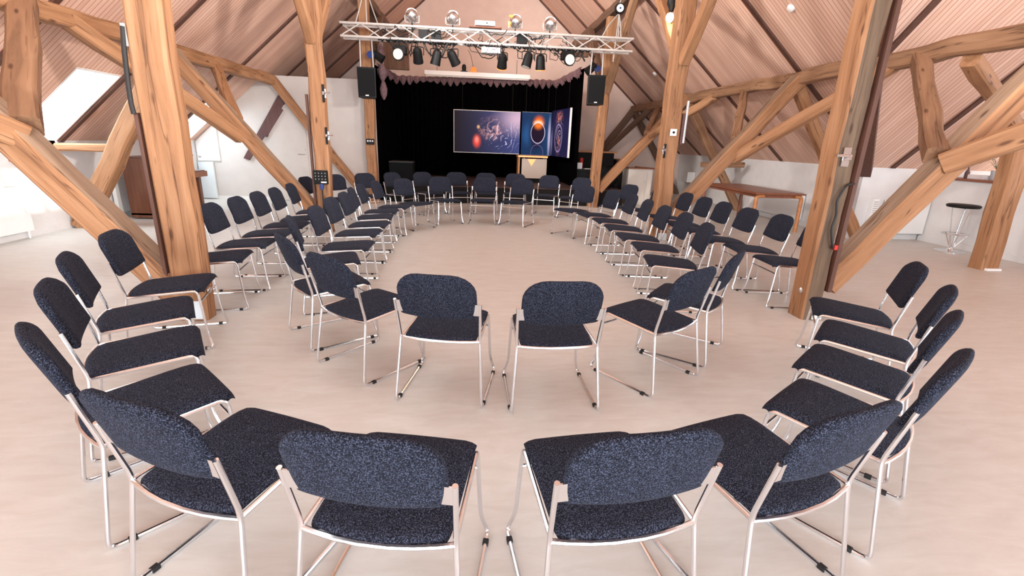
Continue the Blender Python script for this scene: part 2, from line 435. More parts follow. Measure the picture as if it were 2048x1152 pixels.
# dark battens on the slopes
def strip(name, a, b_, nrm, side, wd, th, mat):
    a, b_, nrm, side = Vector(a), Vector(b_), Vector(nrm).normalized(), Vector(side).normalized()
    m = MB(); q = [a - side*wd/2, b_ - side*wd/2, b_ + side*wd/2, a + side*wd/2]
    m.hexa([p - nrm*th for p in q], [p + nrm*.002 for p in q]); o = m.build(name, mat); struct(o); return o
n = 1
for y in (3.9, 5.9, 7.74, 10.17, 12.24, 14.03, 15.46):
    x0 = XL
    strip('trim_%d' % n, (x0, y, zl(x0)), (XC-.05, y, zl(XC-.05)), (-SL, 0, 1), (0, 1, 0), .085, .03, M['batten']); n += 1
for y in (7.72, 10.17, 12.24, 14.0, 15.46):
    x0 = XR - .03 if y > YW else xv(y)
    strip('trim_%d' % n, (x0, y, zr(x0)), (XC+.05, y, zr(XC+.05)), (SL, 0, 1), (0, 1, 0), .085, .03, M['batten']); n += 1
for x in (3.3, 5.25, 7.28, 9.3):
    ya = YW-.02 if x > XR else yv1(x)
    strip('trim_%d' % n, (x, ya, zw(ya)), (x, YRW+.05, zw(YRW+.05)), (0, SL, 1), (1, 0, 0), .085, .03, M['batten']); n += 1
vd = Vector((-1, -1, SL)).normalized()
va = Vector((XR-.05, YW-.05, ZK-.02)); vb = Vector((XC, YRW, ZR-.05))
m = MB(); sd = Vector((1, -1, 0)).normalized()*.11
m.hexa([va-sd-Vector((0,0,.14)), vb-sd-Vector((0,0,.14)), vb+sd-Vector((0,0,.14)), va+sd-Vector((0,0,.14))], [va-sd, vb-sd, vb+sd, va+sd])
struct(m.build('trim_%d' % n, M['batten'])); n += 1

# ------------------------------------------------------------------ timber frame
def timber(name, p0, p1, w, h, label, cat, group=None, mat='timber', ref=None, wob=.012, cham=.018, faces=None):
    p0, p1 = Vector(p0), Vector(p1); d = p1 - p0; L = d.length; zt = d.normalized()
    ref = Vector(ref) if ref else (Vector((1, 0, 0)) if abs(zt.z) > .95 else None)
    xa = ref - zt*ref.dot(zt) if ref else zt.cross(Vector((0, 0, 1)))
    xa.normalize(); ya = zt.cross(xa)
    mw = Matrix((xa, ya, zt)).transposed().to_4x4(); mw.translation = p0
    m = MB(); ns = max(3, int(L/.35)); rings = []
    wob_ = [random.uniform(-1, 1) for _ in range(8)]
    for i in range(ns+1):
        z = L*i/ns; e = wob if 0 < i < ns else wob*.3
        ox, oy = random.uniform(-e, e), random.uniform(-e, e)
        sw, sh = w/2*(1+random.uniform(-.035, .035)), h/2*(1+random.uniform(-.035, .035)); c = cham*(1+random.uniform(-.3, .5))
        rings.append([(ox+a, oy+b, z) for a, b in ((-sw+c,-sh),(sw-c,-sh),(sw,-sh+c),(sw,sh-c),(sw-c,sh),(-sw+c,sh),(-sw,sh-c),(-sw,-sh+c))])
    vs = [p for r in rings for p in r]; fs = [(i*8+k, i*8+(k+1) % 8, (i+1)*8+(k+1) % 8, (i+1)*8+k) for i in range(ns) for k in range(8)]
    fs += [tuple(range(8))[::-1], tuple(range(ns*8, ns*8+8))]
    m.add(vs, fs)
    o = m.build(name, M[mat], None, 0, False, mw)
    for k, mt in (faces or {}).items():       # one side of the beam is weathered differently
        o.data.materials.append(M[mt]); si = len(o.data.materials)-1; side = {0: (0, -1), 2: (1, 0), 4: (0, 1), 6: (-1, 0)}[k]
        for p in o.data.polygons:
            if p.normal.x*side[0] + p.normal.y*side[1] > .8: p.material_index = si
    return tag(o, label, cat, group, 'thing')

GP, GS, GB, GU = 'timber posts', 'diagonal struts rising from the posts', 'timber wind braces', 'timber purlins and plates'
pFL = timber('timber_post', (-2.195, 3.84, 0), (-2.15, 3.84, 4.15), .25, .16, 'thick foreground timber post on the left, standing behind the outer chairs', 'post', GP)
pFR = timber('timber_post', (3.10, 3.91, 0), (3.075, 3.9, 4.15), .17, .21, 'thick foreground timber post on the right with a dark weathered side face', 'post', GP, faces={0: 'weathered', 2: 'weathered'})
pML = timber('timber_post', (-2.21, 7.65, 0), (-2.18, 7.65, 4.15), .21, .19, 'timber post carrying the black button control box, middle left', 'post', GP)
pMR = timber('timber_post', (3.10, 7.52, 0), (3.09, 7.55, 4.15), .24, .24, 'timber post with a square white switch, middle right', 'post', GP)
pBL = timber('timber_post', (-2.145, 11.18, 0), (-2.165, 11.18, 4.1), .20, .20, 'timber post at the left corner of the stage behind the hung speaker', 'post', GP)
pBR = timber('timber_post', (2.97, 11.4, 0), (3.08, 11.4, 4.1), .22, .20, 'timber post at the right corner of the stage behind the hung speaker', 'post', GP)
pFX = timber('timber_post', (7.09, 5.8, 0), (7.02, 5.8, 1.9), .27, .2, 'timber post by the bar counter at the far right', 'post', GP)
timber('timber_strut', (-2.28, 3.86, .18), (-4.22, 3.86, 2.56), .22, .2, 'large foreground diagonal strut crossing the lower left corner', 'beam', GS, ref=(0, 1, 0), faces={0: 'tan'})
timber('timber_strut', (3.24, 3.93, .30), (5.06, 3.93, 2.58), .2, .2, 'large foreground diagonal strut rising to the right edge', 'beam', GS, ref=(0, 1, 0), faces={4: 'tan'})
timber('timber_strut', (-2.3, 7.66, .2), (-4.2, 7.66, 2.55), .2, .19, 'diagonal strut rising left from the post with the control box', 'beam', GS, ref=(0, 1, 0), faces={0: 'tan'})
timber('timber_strut', (3.2, 7.6, .25), (5.12, 7.6, 2.56), .22, .2, 'diagonal strut rising right behind the post with the white switch', 'beam', GS, ref=(0, 1, 0), faces={4: 'tan'})
timber('timber_strut', (-2.28, 11.2, .05), (-4.1, 11.2, 2.5), .15, .17, 'diagonal strut against the white partition left of the stage', 'beam', GS, ref=(0, 1, 0))
timber('timber_strut', (3.1, 11.45, .4), (5.0, 11.45, 2.56), .2, .2, 'diagonal strut rising right from the stage corner post', 'beam', GS, ref=(0, 1, 0))
timber('timber_strut', (3.95, 15.2, 1.05), (5.05, 15.2, 2.55), .16, .18, 'dark diagonal strut against the stage gable, furthest back on the right', 'beam', GS, 'darktimber', ref=(0, 1, 0))
timber('timber_brace', (-3.2, 3.86, 1.36), (-4.15, 2.0, 2.53), .19, .18, 'short brace leaving the lower left foreground strut at the left edge', 'beam', GB)
timber('timber_brace', (-3.2, 3.9, 1.44), (-4.15, 5.4, 2.55), .2, .17, 'thick upright brace standing on the foreground left strut', 'beam', GB, 'oldtimber')
timber('timber_brace', (4.05, 3.88, 1.4), (5.1, 2.2, 2.5), .19, .18, 'brace branching off the foreground right strut towards the right edge', 'beam', GB)
timber('timber_brace', (4.03, 3.95, 1.46), (5.1, 5.55, 2.52), .15, .16, 'upright brace standing on the foreground right strut under the purlin', 'beam', GB, 'oldtimber')
timber('timber_brace', (-3.34, 7.62, 1.37), (-4.15, 5.8, 2.53), .15, .16, 'long brace running left from the middle strut past the near post', 'beam', GB)
timber('timber_brace', (-3.38, 7.7, 1.6), (-4.15, 8.87, 2.5), .14, .14, 'short upright brace between the left purlin and the middle strut', 'beam', GB)
timber('timber_brace', (4.25, 7.58, 1.32), (5.1, 5.87, 2.5), .16, .16, 'long brace passing behind the foreground right post up to the purlin', 'beam', GB)
timber('timber_brace', (4.25, 7.66, 1.6), (5.1, 9.15, 2.5), .14, .14, 'short upright brace between the right purlin and the middle strut', 'beam', GB, 'oldtimber')
timber('timber_brace', (4.2, 11.4, 1.68), (5.1, 10.2, 2.5), .16, .15, 'brace rising right behind the post with the switch to the purlin', 'beam', GB)
timber('timber_brace', (4.17, 11.5, 1.74), (5.1, 13.3, 2.5), .14, .14, 'dark upright brace between the right stage strut and the purlin', 'beam', GB, 'oldtimber')
timber('timber_brace', (3.98, 15.1, 1.05), (5.1, 13.9, 2.5), .14, .14, 'dark brace fanning out from the strut on the stage gable', 'beam', GB, 'darktimber')
GO = 'outer struts leaning from the purlins down to the knee walls'
timber('timber_strut', (-5.80, 7.65, .0), (-4.2, 7.65, 2.5), .2, .24, 'outer strut leaning against the left knee wall beside the piano', 'beam', GO, ref=(0, 1, 0))
timber('timber_strut', (6.78, 7.65, .0), (5.1, 7.65, 2.45), .16, .16, 'outer strut in view between the foreground right post and its strut', 'beam', GO, 'timber', ref=(0, 1, 0))
timber('timber_strut', (6.69, 11.4, .0), (5.05, 11.4, 2.45), .17, .17, 'outer strut with a short tie ending above the wooden table', 'beam', GO, 'oldtimber', ref=(0, 1, 0))
timber('timber_strut', (6.7, 15.2, .0), (5.0, 15.2, 2.5), .17, .17, 'dark outer strut crossing the stage gable on the far right', 'beam', GO, 'darktimber', ref=(0, 1, 0))
timber('timber_strut', (5.1, 4.93, 2.42), (6.98, 5.8, 1.78), .15, .15, 'short strut from the right purlin to the bar counter post', 'beam', GO, 'timber')
timber('tie_beam', (-5.88, 7.65, 1.15), (-5.08, 7.65, 1.17), .14, .11, 'short pale tie beam between left outer strut and knee wall', 'beam', 'tie beams', ref=(0, 1, 0))
timber('tie_beam', (5.55, 11.35, 1.08), (6.6, 11.35, 1.10), .13, .12, 'short dark tie beam between right outer strut and knee wall', 'beam', 'tie beams', 'oldtimber', ref=(0, 1, 0))
timber('purlin', (-4.15, 1.2, 2.54), (-4.12, 11.25, 2.5), .17, .19, 'long purlin under the left roof slope, ending at the partition', 'beam', GU, 'timber', wob=.02)
timber('purlin', (5.1, 1.2, 2.56), (5.06, 15.4, 2.53), .17, .19, 'long dark purlin under the right roof slope', 'beam', GU, 'oldtimber', wob=.02)
timber('plate_beam', (-2.2, 2, 4.24), (-2.2, 15.4, 4.24), .18, .18, 'upper plate beam over the left posts, above the truss end', 'beam', GU, 'darktimber')
timber('plate_beam', (3.1, 2, 4.24), (3.1, 15.4, 4.24), .18, .18, 'upper plate beam over the right posts, above the truss end', 'beam', GU, 'darktimber')
GK = 'knee braces at the post heads'
timber('timber_brace', (-2.2, 7.55, 2.7), (-2.2, 6.1, 4.2), .13, .15, 'knee brace at the head of the control box post, near side', 'beam', GK)
timber('timber_brace', (-2.2, 7.75, 2.75), (-2.2, 9.2, 4.2), .13, .15, 'knee brace at the head of the control box post, far side', 'beam', GK)
timber('timber_brace', (3.12, 7.42, 2.65), (3.12, 6.1, 4.2), .15, .15, 'knee brace at the head of the switch post, near side', 'beam', GK)
timber('timber_brace', (3.1, 7.65, 2.8), (3.1, 9.0, 4.15), .13, .15, 'pale knee brace carrying the glowing bulb lamp', 'beam', GK)
timber('timber_brace', (3.06, 11.3, 2.6), (3.1, 10.0, 4.15), .15, .15, 'knee brace at the right stage post beside the hoist', 'beam', GK, 'oldtimber')
timber('timber_brace', (3.0, 11.5, 2.7), (3.0, 13.0, 4.15), .15, .15, 'dark knee brace behind the right end of the truss', 'beam', GK, 'darktimber')
timber('timber_brace', (-2.16, 11.3, 2.7), (-2.15, 13.0, 4.15), .15, .15, 'dark knee brace behind the left end of the truss', 'beam', GK, 'darktimber')
b1 = tag(MB().hexa([(-4.92, PY-.05, .9), (-4.80, PY-.05, .86), (-3.93, PY-.05, 2.08), (-4.05, PY-.05, 2.22)], [(-4.92, PY-.001, .9), (-4.80, PY-.001, .86), (-3.93, PY-.001, 2.08), (-4.05, PY-.001, 2.22)]).build('sloping_beam', M['purple']), 'dark purple brown beam sloping across the white partition above the door', 'beam', kind='thing')
MB().hexa([(-4.50, PY-.07, 1.42), (-4.38, PY-.07, 1.36), (-3.98, PY-.07, 1.92), (-4.05, PY-.07, 2.02)], [(-4.50, PY-.002, 1.42), (-4.38, PY-.002, 1.36), (-3.98, PY-.002, 1.92), (-4.05, PY-.002, 2.02)]).build('cover_board', M['purple'], b1)

# fittings that belong to the posts
def part_tube(name, pts, r, mat, parent, fil=0):
    return MB().tube(fillet(pts, fil) if fil else pts, r).build(name, M[mat], parent, smooth=True)
def bracket(x, y, z, sx, parent, sc=1.0):
    m = MB().box(x-.032*sc, x+.032*sc, y-.006, y, z-.075*sc, z+.075*sc)
    m.tube([(x, y-.006, z+.01), (x, y-.05, z+.01)], .014*sc); m.tube([(x, y-.045, z+.01), (x+sx*.11*sc, y-.05, z+.01)], .012*sc)
    m.tube([(x-.03*sc, y-.012, z-.01), (x+.03*sc, y-.012, z-.01)], .018*sc)
    m.build('clamp_bracket', M['chrome'], parent, smooth=True)
# near left post: dark channel and cable on its outer edge, bolt, pale foot plate
part_tube('cable', [(-2.30, 3.745, 2.1), (-2.315, 3.74, 1.95), (-2.33, 3.74, 1.75), (-2.335, 3.74, 1.62), (-2.33, 3.74, 1.55)], .016, 'cable', pFL)
MB().box(-2.345, -2.32, 3.76, 3.80, .25, 1.56).build('cable_channel', M['batten'], pFL)
MB().box(-2.315, -2.285, 3.742, 3.75, 1.98, 2.12).build('cable_cover', plain('pale_cover', (.35, .34, .33), .5), pFL)
MB().lathe([(.022, 0), (.022, .012), (.012, .02)], 6, (-2.055, 3.80, .25), Matrix.Rotation(PI/2, 4, 'Y')).build('bolt', M['steel'], pFL)
MB().box(-2.17, -2.10, 3.742, 3.755, .02, .17).build('foot_plate', M['socket'], pFL, .004)
# near right post
MB().box(3.19, 3.228, 3.785, 3.84, .27, 3.2).build('cable_channel', M['batten'], pFR)
part_tube('cable', [(3.20, 3.79, 1.22), (3.12, 3.775, 1.21), (3.06, 3.77, 1.08), (3.09, 3.77, .96), (3.07, 3.77, .84), (3.11, 3.77, .72), (3.14, 3.77, .66)], .009, 'cable', pFR, .04)
MB().box(3.135, 3.165, 3.76, 3.79, .66, .70).build('cable_plug', M['red'], pFR)
MB().lathe([(.028, 0), (.028, .012), (.014, .022)], 6, (3.012, 3.88, .26), Matrix.Rotation(-PI/2, 4, 'Y')).build('bolt', M['steel'], pFR)
bracket(3.07, 3.79, 1.43, -1, pFR)
MB().box(3.10, 3.19, 3.785, 3.80, .01, .14).build('foot_plate', M['socket'], pFR, .004)
# middle left post
MB().box(-2.35, -2.32, 7.55, 7.60, .25, 2.0).build('cable_channel', M['batten'], pML)
for z in (2.02, 1.44):
    bracket(-2.08, 7.56, z, 1, pML, .8)
    MB().box(-2.105, -2.075, 7.545, 7.56, z-.12, z+.12).build('clamp_plate', M['black'], pML)
# middle right post
MB().box(3.04, 3.14, 7.375, 7.39, 1.62, 1.72).build('light_switch', M['white'], pMR, .003)
MB().lathe([(.018, 0), (.018, .008)], 12, (3.09, 7.372, 1.67), Matrix.Rotation(PI/2, 4, 'X')).build('switch_knob', M['black'], pMR)
part_tube('conduit', [(3.29, 7.45, 1.52), (3.29, 7.45, 2.13)], .022, 'tube', pMR)
MB().box(3.225, 3.265, 7.42, 7.5, 1.5, 1.95).build('cable_channel', M['purple'], pMR)
bracket(2.985, 7.39, 1.41, -1, pMR, .8)
MB().box(2.975, 3.005, 7.375, 7.39, 1.29, 1.5).build('clamp_plate', M['black'], pMR)
MB().box(3.06, 3.2, 7.38, 7.395, .01, .12).build('foot_plate', M['socket'], pMR, .004)
MB().box(7.0, 7.22, 5.66, 5.72, .0, .03).build('foot_plate', M['white'], pFX, .004)
# control boxes hung on posts
cb = tag(quick_box('control_box', -2.305, -2.105, 7.475, 7.53, .745, .945, M['black']), 'black control box with rows of buttons on the middle left post', 'control box')
for r_ in range(3):
    for c_ in range(4):
        MB().lathe([(.0075, 0), (.006, .008)], 10, (-2.275+c_*.047, 7.474, .905-r_*.043), Matrix.Rotation(PI/2, 4, 'X')).build('button', M['tube'], cb)
MB().box(-2.20, -2.12, 7.472, 7.476, .765, .785).build('label_strip', M['paper'], cb)
MB().tube(fillet([(-2.2, 7.5, .75), (-2.2, 7.5, .5), (-2.19, 7.46, .3), (-2.2, 7.45, .03)], .05), .012).build('power_cable', M['cable'], cb, smooth=True)
MB().tube([(-2.2, 7.5, .75), (-2.2, 7.5, .67)], .03).build('plug', M['blue'], cb, smooth=True)
cb2 = tag(quick_box('dimmer_box', -2.23, -2.06, 11.02, 11.075, 1.28, 1.40, M['black']), 'small black dimmer box on the left stage post', 'control box')
for k in range(3): MB().box(-2.205+k*.05, -2.175+k*.05, 11.016, 11.02, 1.34, 1.37).build('button', M['paper'], cb2)
# bulb lamp on the pale knee brace
lp = empty('bulb_lamp', (3.05, 8.0, 3.35)); tag(lp, 'glowing bulb lamp clamped to the pale knee brace', 'lamp')
MB().lathe([(.03, 0), (.05, .03), (.06, .07), (.045, .115), (.01, .13)], 16, (0, -.02, -.06)).build('bulb', M['bulb'], lp, smooth=True)
MB().lathe([(.035, 0), (.045, .05), (.075, .1), (.075, .16)], 16, (.03, .03, .10)).build('lamp_shade', M['black'], lp, smooth=True)
MB().tube(fillet([(0, 0, .1), (.05, .05, .02), (.06, .04, -.15), (.05, .05, -.25)], .03), .012).build('lamp_arm', M['black'], lp, smooth=True)

# ------------------------------------------------------------------ chairs
SH = dict(w1=.224, d1=.207, h1=.396, w2=.233, d2=.256, h2=.632, w3=.249, d3=.262, w4=.247, d4=.249, w5=.21, d5=.186, h5=.417,
          W=.429, zb=.527, bow=.02, ysf=.205, dt=.327, db=.241, rc=.098, zt=.798)
R_T = .0085
def seat_mesh():
    m = MB(); nx, ny = 14, 14; top = []; bot = []
    prof = [(0, .404), (.02, .414), (.08, .419), (.25, .425), (.5, .434), (.7, .441), (.85, .444), (.93, .441), (.975, .432), (1.0, .414)]
    def pz(v):
        for (a, za), (b, zb) in zip(prof, prof[1:]):
            if a <= v <= b: return za + (zb-za)*(v-a)/(b-a)
        return prof[-1][1]
    vv = [0, .008, .025, .05, .08, .14, .26, .4, .54, .68, .8, .88, .94, .97, .99, 1.0]
    uu = [-1, -.975, -.92, -.8, -.6, -.35, -.1, .1, .35, .6, .8, .92, .975, 1]
    for v in vv:
        for u in uu:
            hw = .205 + .002*min(1, v*1.2)
            # rounded rear corners, softly rounded front corners
            cut = 0
            if v < .08: cut = .016*(1-math.sqrt(max(0, 1-(1-v/.08)**2)))
            if v > .94: cut = .014*((v-.94)/.06)**2
            hw -= cut
            y = -SH['d1']+.001 + (SH['ysf']+.022+SH['d1'])*v - (.031*(1-u*u))*(1-min(1, v/.25))
            edge = max(0, (abs(u)-.8)/.2)
            z = pz(v) - .014*edge**2.2 - .004*abs(u)**2
            top.append((u*hw, y, z)); bot.append((u*hw*.97, y if v < .97 else y-.012, .398 + .004*v))
    n = len(uu); k = len(top)
    fs = []
    for j in range(len(vv)-1):
        for i in range(n-1):
            a = j*n+i
            fs.append((a, a+1, a+n+1, a+n)); fs.append((k+a, k+a+n, k+a+n+1, k+a+1))
    rim = [i for i in range(n)] + [j*n+n-1 for j in range(1, len(vv))] + [(len(vv)-1)*n+i for i in range(n-2, -1, -1)] + [j*n for j in range(len(vv)-2, 0, -1)]
    for a, b in zip(rim, rim[1:]+rim[:1]): fs.append((a, k+a, k+b, b))
    m.add(top+bot, fs); return m
def back_mesh():
    m = MB(); uu = [-1, -.985, -.94, -.86, -.74, -.58, -.4, -.2, 0, .2, .4, .58, .74, .86, .94, .985, 1]; tt = [0, .02, .07, .16, .3, .45, .6, .75, .87, .95, .985, 1]
    A = []; Bk = []
    for t in tt:
        for u in uu:
            a = abs(u); top = SH['zt']; rr = .60
            if a > 1-rr:
                q = (a-(1-rr))/rr; top -= SH['rc']*1.22*(1-math.sqrt(max(0, 1-q**2.1)))
            bot = SH['zb'] + .016*a*a + (.014*((a-.9)/.1)**2 if a > .9 else 0)
            z = bot + (top-bot)*t; k = (z-SH['zb'])/(SH['zt']-SH['zb'])
            yc = -(SH['db'] + (SH['dt']-SH['db'])*k) + .018 - SH['bow']*(1-u*u) + .006
            e = max(a, abs(2*t-1)); th = .021*math.sqrt(max(0, 1-e**7)) + .0025
            A.append((u*SH['W']/2, yc+th*1.15, z)); Bk.append((u*SH['W']/2, yc-th*.85, z))
    n = len(uu); k = len(A); fs = []
    for j in range(len(tt)-1):
        for i in range(n-1):
            a = j*n+i; fs.append((a, a+n, a+n+1, a+1)); fs.append((k+a, k+a+1, k+a+n+1, k+a+n))
    rim = [i for i in range(n)] + [j*n+n-1 for j in range(1, len(tt))] + [(len(tt)-1)*n+i for i in range(n-2, -1, -1)] + [j*n for j in range(len(tt)-2, 0, -1)]
    for a, b in zip(rim, rim[1:]+rim[:1]): fs.append((a, b, k+b, k+a))
    m.add(A+Bk, fs); return m
def leg_path(s):
    q = SH
    J = (s*q['w1'], -q['d1'], q['h1']); K = (s*(q['w1']+.001), -q['d1']-.004, q['h1']+.035); U = (s*q['w2'], -q['d2']-.002, q['h2'])
    Rr = (s*q['w3'], -q['d3'], .0085); F = (s*q['w4'], q['d4'], .0085)
    kn = (s*(q['w5']+.012), q['d5']+.034, .10); Sx = (s*q['w5'], q['d5']+.006, q['h5']-.002)
    return [U, K, J, Rr, F, kn, Sx, (s*(q['w1']-.004), -q['d1']+.004, q['h1'])]
def make_chair(name):
    t = empty(name)
    o = seat_mesh().build('seat', M['cloth'], t, smooth=True)
    for p in o.data.polygons: p.use_smooth = True
    o = back_mesh().build('backrest', M['cloth'], t, smooth=True)
    for s in (-1, 1):
        P = fillet(leg_path(s), [.03, .02, .035, .035, .05, .035], 6)
        leg = MB().tube(P, R_T, 8).build('sled_leg', M['chrome'], t, smooth=True)
        for y in (-.19, .19):
            f = (y+SH['d3'])/(SH['d3']+SH['d4']); x = s*(SH['w3'] + (SH['w4']-SH['w3'])*f)
            MB().box(x-.011, x+.011, y-.014, y+.014, 0, .017).build('glider', M['rubber'], leg, .003)
    MB().tube([(x*SH['w1']*1.0, -SH['d1'] - .034*(1-x*x), SH['h1']-.002) for x in [-1, -.8, -.5, -.2, .2, .5, .8, 1]], R_T).build('rear_rail', M['chrome'], t, smooth=True)
    zc = .335; MB().tube([(-(SH['w5']+.003), SH['d5']+.012, zc), (SH['w5']+.003, SH['d5']+.012, zc)], .0065).build('front_rail', M['chrome'], t, smooth=True)
    for s in (-1, 1):
        a = lambda z: -(SH['d1']+.004) - (SH['d2']-SH['d1']-.002)*(z-SH['h1']-.03)/(SH['h2']-SH['h1']-.03)
        m = MB(); z0, z1 = .560, .628
        xi, xo = s*.172, s*.232
        m.hexa([(xi, a(z0)-.004, z0), (xo, a(z0)-.004, z0), (xo, a(z0)+.001, z0), (xi, a(z0)+.001, z0)], [(xi, a(z1)-.004, z1), (xo, a(z1)-.004, z1), (xo, a(z1)+.001, z1), (xi, a(z1)+.001, z1)])
        for z in (z0+.014, z1-.014): m.lathe([(.005, 0), (.004, .004)], 8, (s*.182, a(z)-.004, z), Matrix.Rotation(PI/2, 4, 'X'))
        m.build('bracket_plate', M['chrome'], t)
    return t
def dup(root, loc, rz):
    r = root.copy(); COL.objects.link(r); r.location = loc; r.rotation_euler = (0, 0, rz)
    for ch in list(root.children):
        c = ch.copy(); COL.objects.link(c); c.parent = r
        for g in ch.children:
            d = g.copy(); COL.objects.link(d); d.parent = c
    return r
IN, OUT = 'chairs of the inner oval', 'chairs of the outer oval'
CH = [
('A',-0.114,2.675,-0.196,IN,'left of the two inner oval chairs seen squarely from behind in the middle'),
('B',0.487,2.581,0.017,IN,'right of the two inner oval chairs seen squarely from behind in the middle'),
('E',-0.638,3.009,-0.722,IN,'inner oval chair angled from behind, just left of the two rear-facing centre chairs'),
('G',-1.020,3.505,-0.958,IN,'inner oval chair seen edge-on from behind, second left of the two centre chairs'),
('G2',-1.196,4.187,-1.264,IN,'inner oval chair with narrow dark back, third left of the two centre chairs'),
('S1',-1.186,4.755,-1.570,IN,'nearest side-on chair of the straight inner left row, facing right'),
('S2',-1.230,5.429,-1.627,IN,'second side-on chair of the inner left row, counted from the viewer'),
('S3',-1.222,5.995,-1.607,IN,'third side-on chair of the inner left row, counted from the viewer'),
('S4',-1.260,6.585,-1.493,IN,'fourth side-on chair of the inner left row, half hidden behind the third'),
('S5',-1.266,7.113,-1.583,IN,'fifth side-on chair of the inner left row, with a narrow back'),
('S6',-1.157,7.630,-1.712,IN,'sixth chair of the inner left row, where the row bends to the stage'),
('S7',-0.891,8.098,-2.252,IN,'inner oval chair at the far left bend, in front of the black subwoofer'),
('S8',-0.413,8.658,-2.707,IN,'leftmost of the three far inner chairs facing the viewer'),
('S9',0.259,8.801,3.036,IN,'middle of the three far inner chairs facing the viewer'),
('S10',0.857,8.639,2.659,IN,'rightmost of the three far inner chairs facing the viewer'),
('S11',1.684,7.714,2.190,IN,'inner oval chair at the far right bend, standing apart from the facing three'),
('S12',1.935,7.224,1.766,IN,'inner right row chair next after the far right bend'),
('S13',2.021,6.651,1.577,IN,'sixth chair of the inner right row, counted from the viewer'),
('S14',2.027,6.075,1.483,IN,'fifth chair of the inner right row, counted from the viewer'),
('S15',2.008,5.460,1.500,IN,'fourth chair of the inner right row, in front of the post with the switch'),
('S16',2.013,4.916,1.453,IN,'third chair of the inner right row, counted from the viewer'),
('S17',1.910,4.259,1.360,IN,'nearest side-on chair of the inner right row, facing left'),
('I',1.598,3.213,0.873,IN,'inner oval chair seen edge-on from behind, second right of the two centre chairs'),
('H',1.173,2.817,0.584,IN,'inner oval chair angled from behind, just right of the two rear-facing centre chairs'),
('C',-0.207,1.297,-0.196,OUT,'foreground chair from behind at the bottom edge, left of centre'),
('D',0.432,1.281,0.115,OUT,'foreground chair from behind at the bottom edge, right of centre'),
('M',-0.767,1.456,-0.422,OUT,'angled foreground chair at the bottom left with a pale thread on its seat'),
('N',1.004,1.362,0.316,OUT,'angled foreground chair at the bottom right with a large slanting back'),
('P1',-1.261,1.834,-0.816,OUT,'foreground left chair with its back nearest the left picture edge'),
('P2',-1.584,2.318,-1.041,OUT,'left outer chair, second up from the one nearest the left edge'),
('P3',-1.893,2.835,-1.056,OUT,'left outer chair with its back half covered by the nearer one'),
('L',-2.068,3.408,-1.327,OUT,'left outer chair standing directly in front of the thick foreground post'),
('V1',-2.155,4.229,-1.410,OUT,'outer left chair mostly hidden behind the thick foreground post'),
('V2',-2.161,4.794,-1.511,OUT,'outer left row chair just right of the thick foreground post'),
('V3',-2.160,5.326,-1.524,OUT,'second outer left row chair beyond the thick foreground post'),
('V4',-2.159,5.842,-1.517,OUT,'third outer left row chair beyond the thick foreground post'),
('V5',-2.146,6.328,-1.501,OUT,'fourth outer left row chair beyond the thick foreground post'),
('V6',-2.159,6.938,-1.473,OUT,'outer left row chair before the foot of the middle left strut'),
('V7',-2.340,8.030,-1.780,OUT,'outer left chair just left of the control box post'),
('V8',-2.19,8.50,-2.499,OUT,'outer left chair showing just right of the control box post'),
('T1',-1.737,9.044,-2.372,OUT,'far outer chair in front of the left stage corner post'),
('T2',-1.273,9.474,-2.238,OUT,'far outer chair directly before the black subwoofer'),
('T3',-0.784,9.791,-2.525,OUT,'far outer chair right of the black subwoofer'),
('T4',-0.211,9.981,-2.948,OUT,'far outer chair below the left edge of the pictures'),
('T5',0.359,10.002,-3.127,OUT,'far outer chair hidden behind the middle facing inner chair'),
('T6',0.949,10.097,2.995,OUT,'far outer chair just left of the lectern'),
('T7',1.586,9.882,2.775,OUT,'far outer chair just right of the lectern'),
('T8',2.105,9.545,2.395,OUT,'far outer chair in front of the black case on the stage'),
('T9',2.58,8.25,1.938,OUT,'far outer chair in front of the white cabinet'),
('T10',2.99,7.90,1.852,OUT,'outer right chair half hidden by the post with the white switch'),
('U1',3.035,7.122,1.580,OUT,'outer right row chair just right of the post with the switch'),
('U2',3.034,6.531,1.559,OUT,'second outer right row chair this side of the switch post'),
('U3',3.029,6.000,1.527,OUT,'third outer right row chair this side of the switch post'),
('U4',3.024,5.410,1.537,OUT,'outer right row chair in front of the wooden table legs'),
('U5',3.106,4.912,1.478,OUT,'large outer right row chair beside the thick right post'),
('U6',3.129,4.348,1.515,OUT,'outer right row chair partly covered by the thick right post'),
('K',2.631,2.893,0.997,OUT,'right outer chair directly in front of the thick right post'),
('Q3',2.337,2.418,0.796,OUT,'right outer chair second in front of the thick right post'),
('Q2',1.953,2.035,0.697,OUT,'right outer chair third in front of the thick right post'),
('Q1',1.555,1.635,0.622,OUT,'foreground right chair with its back nearest the right picture edge'),
]
proto = None
for key, x, y, rz, grp, lab in CH:
    if proto is None:
        proto = make_chair('stacking_chair'); c = proto; c.location = (x, y, 0); c.rotation_euler = (0, 0, rz)
    else:
        c = dup(proto, (x, y, 0), rz)
    tag(c, lab, 'chair', grp)

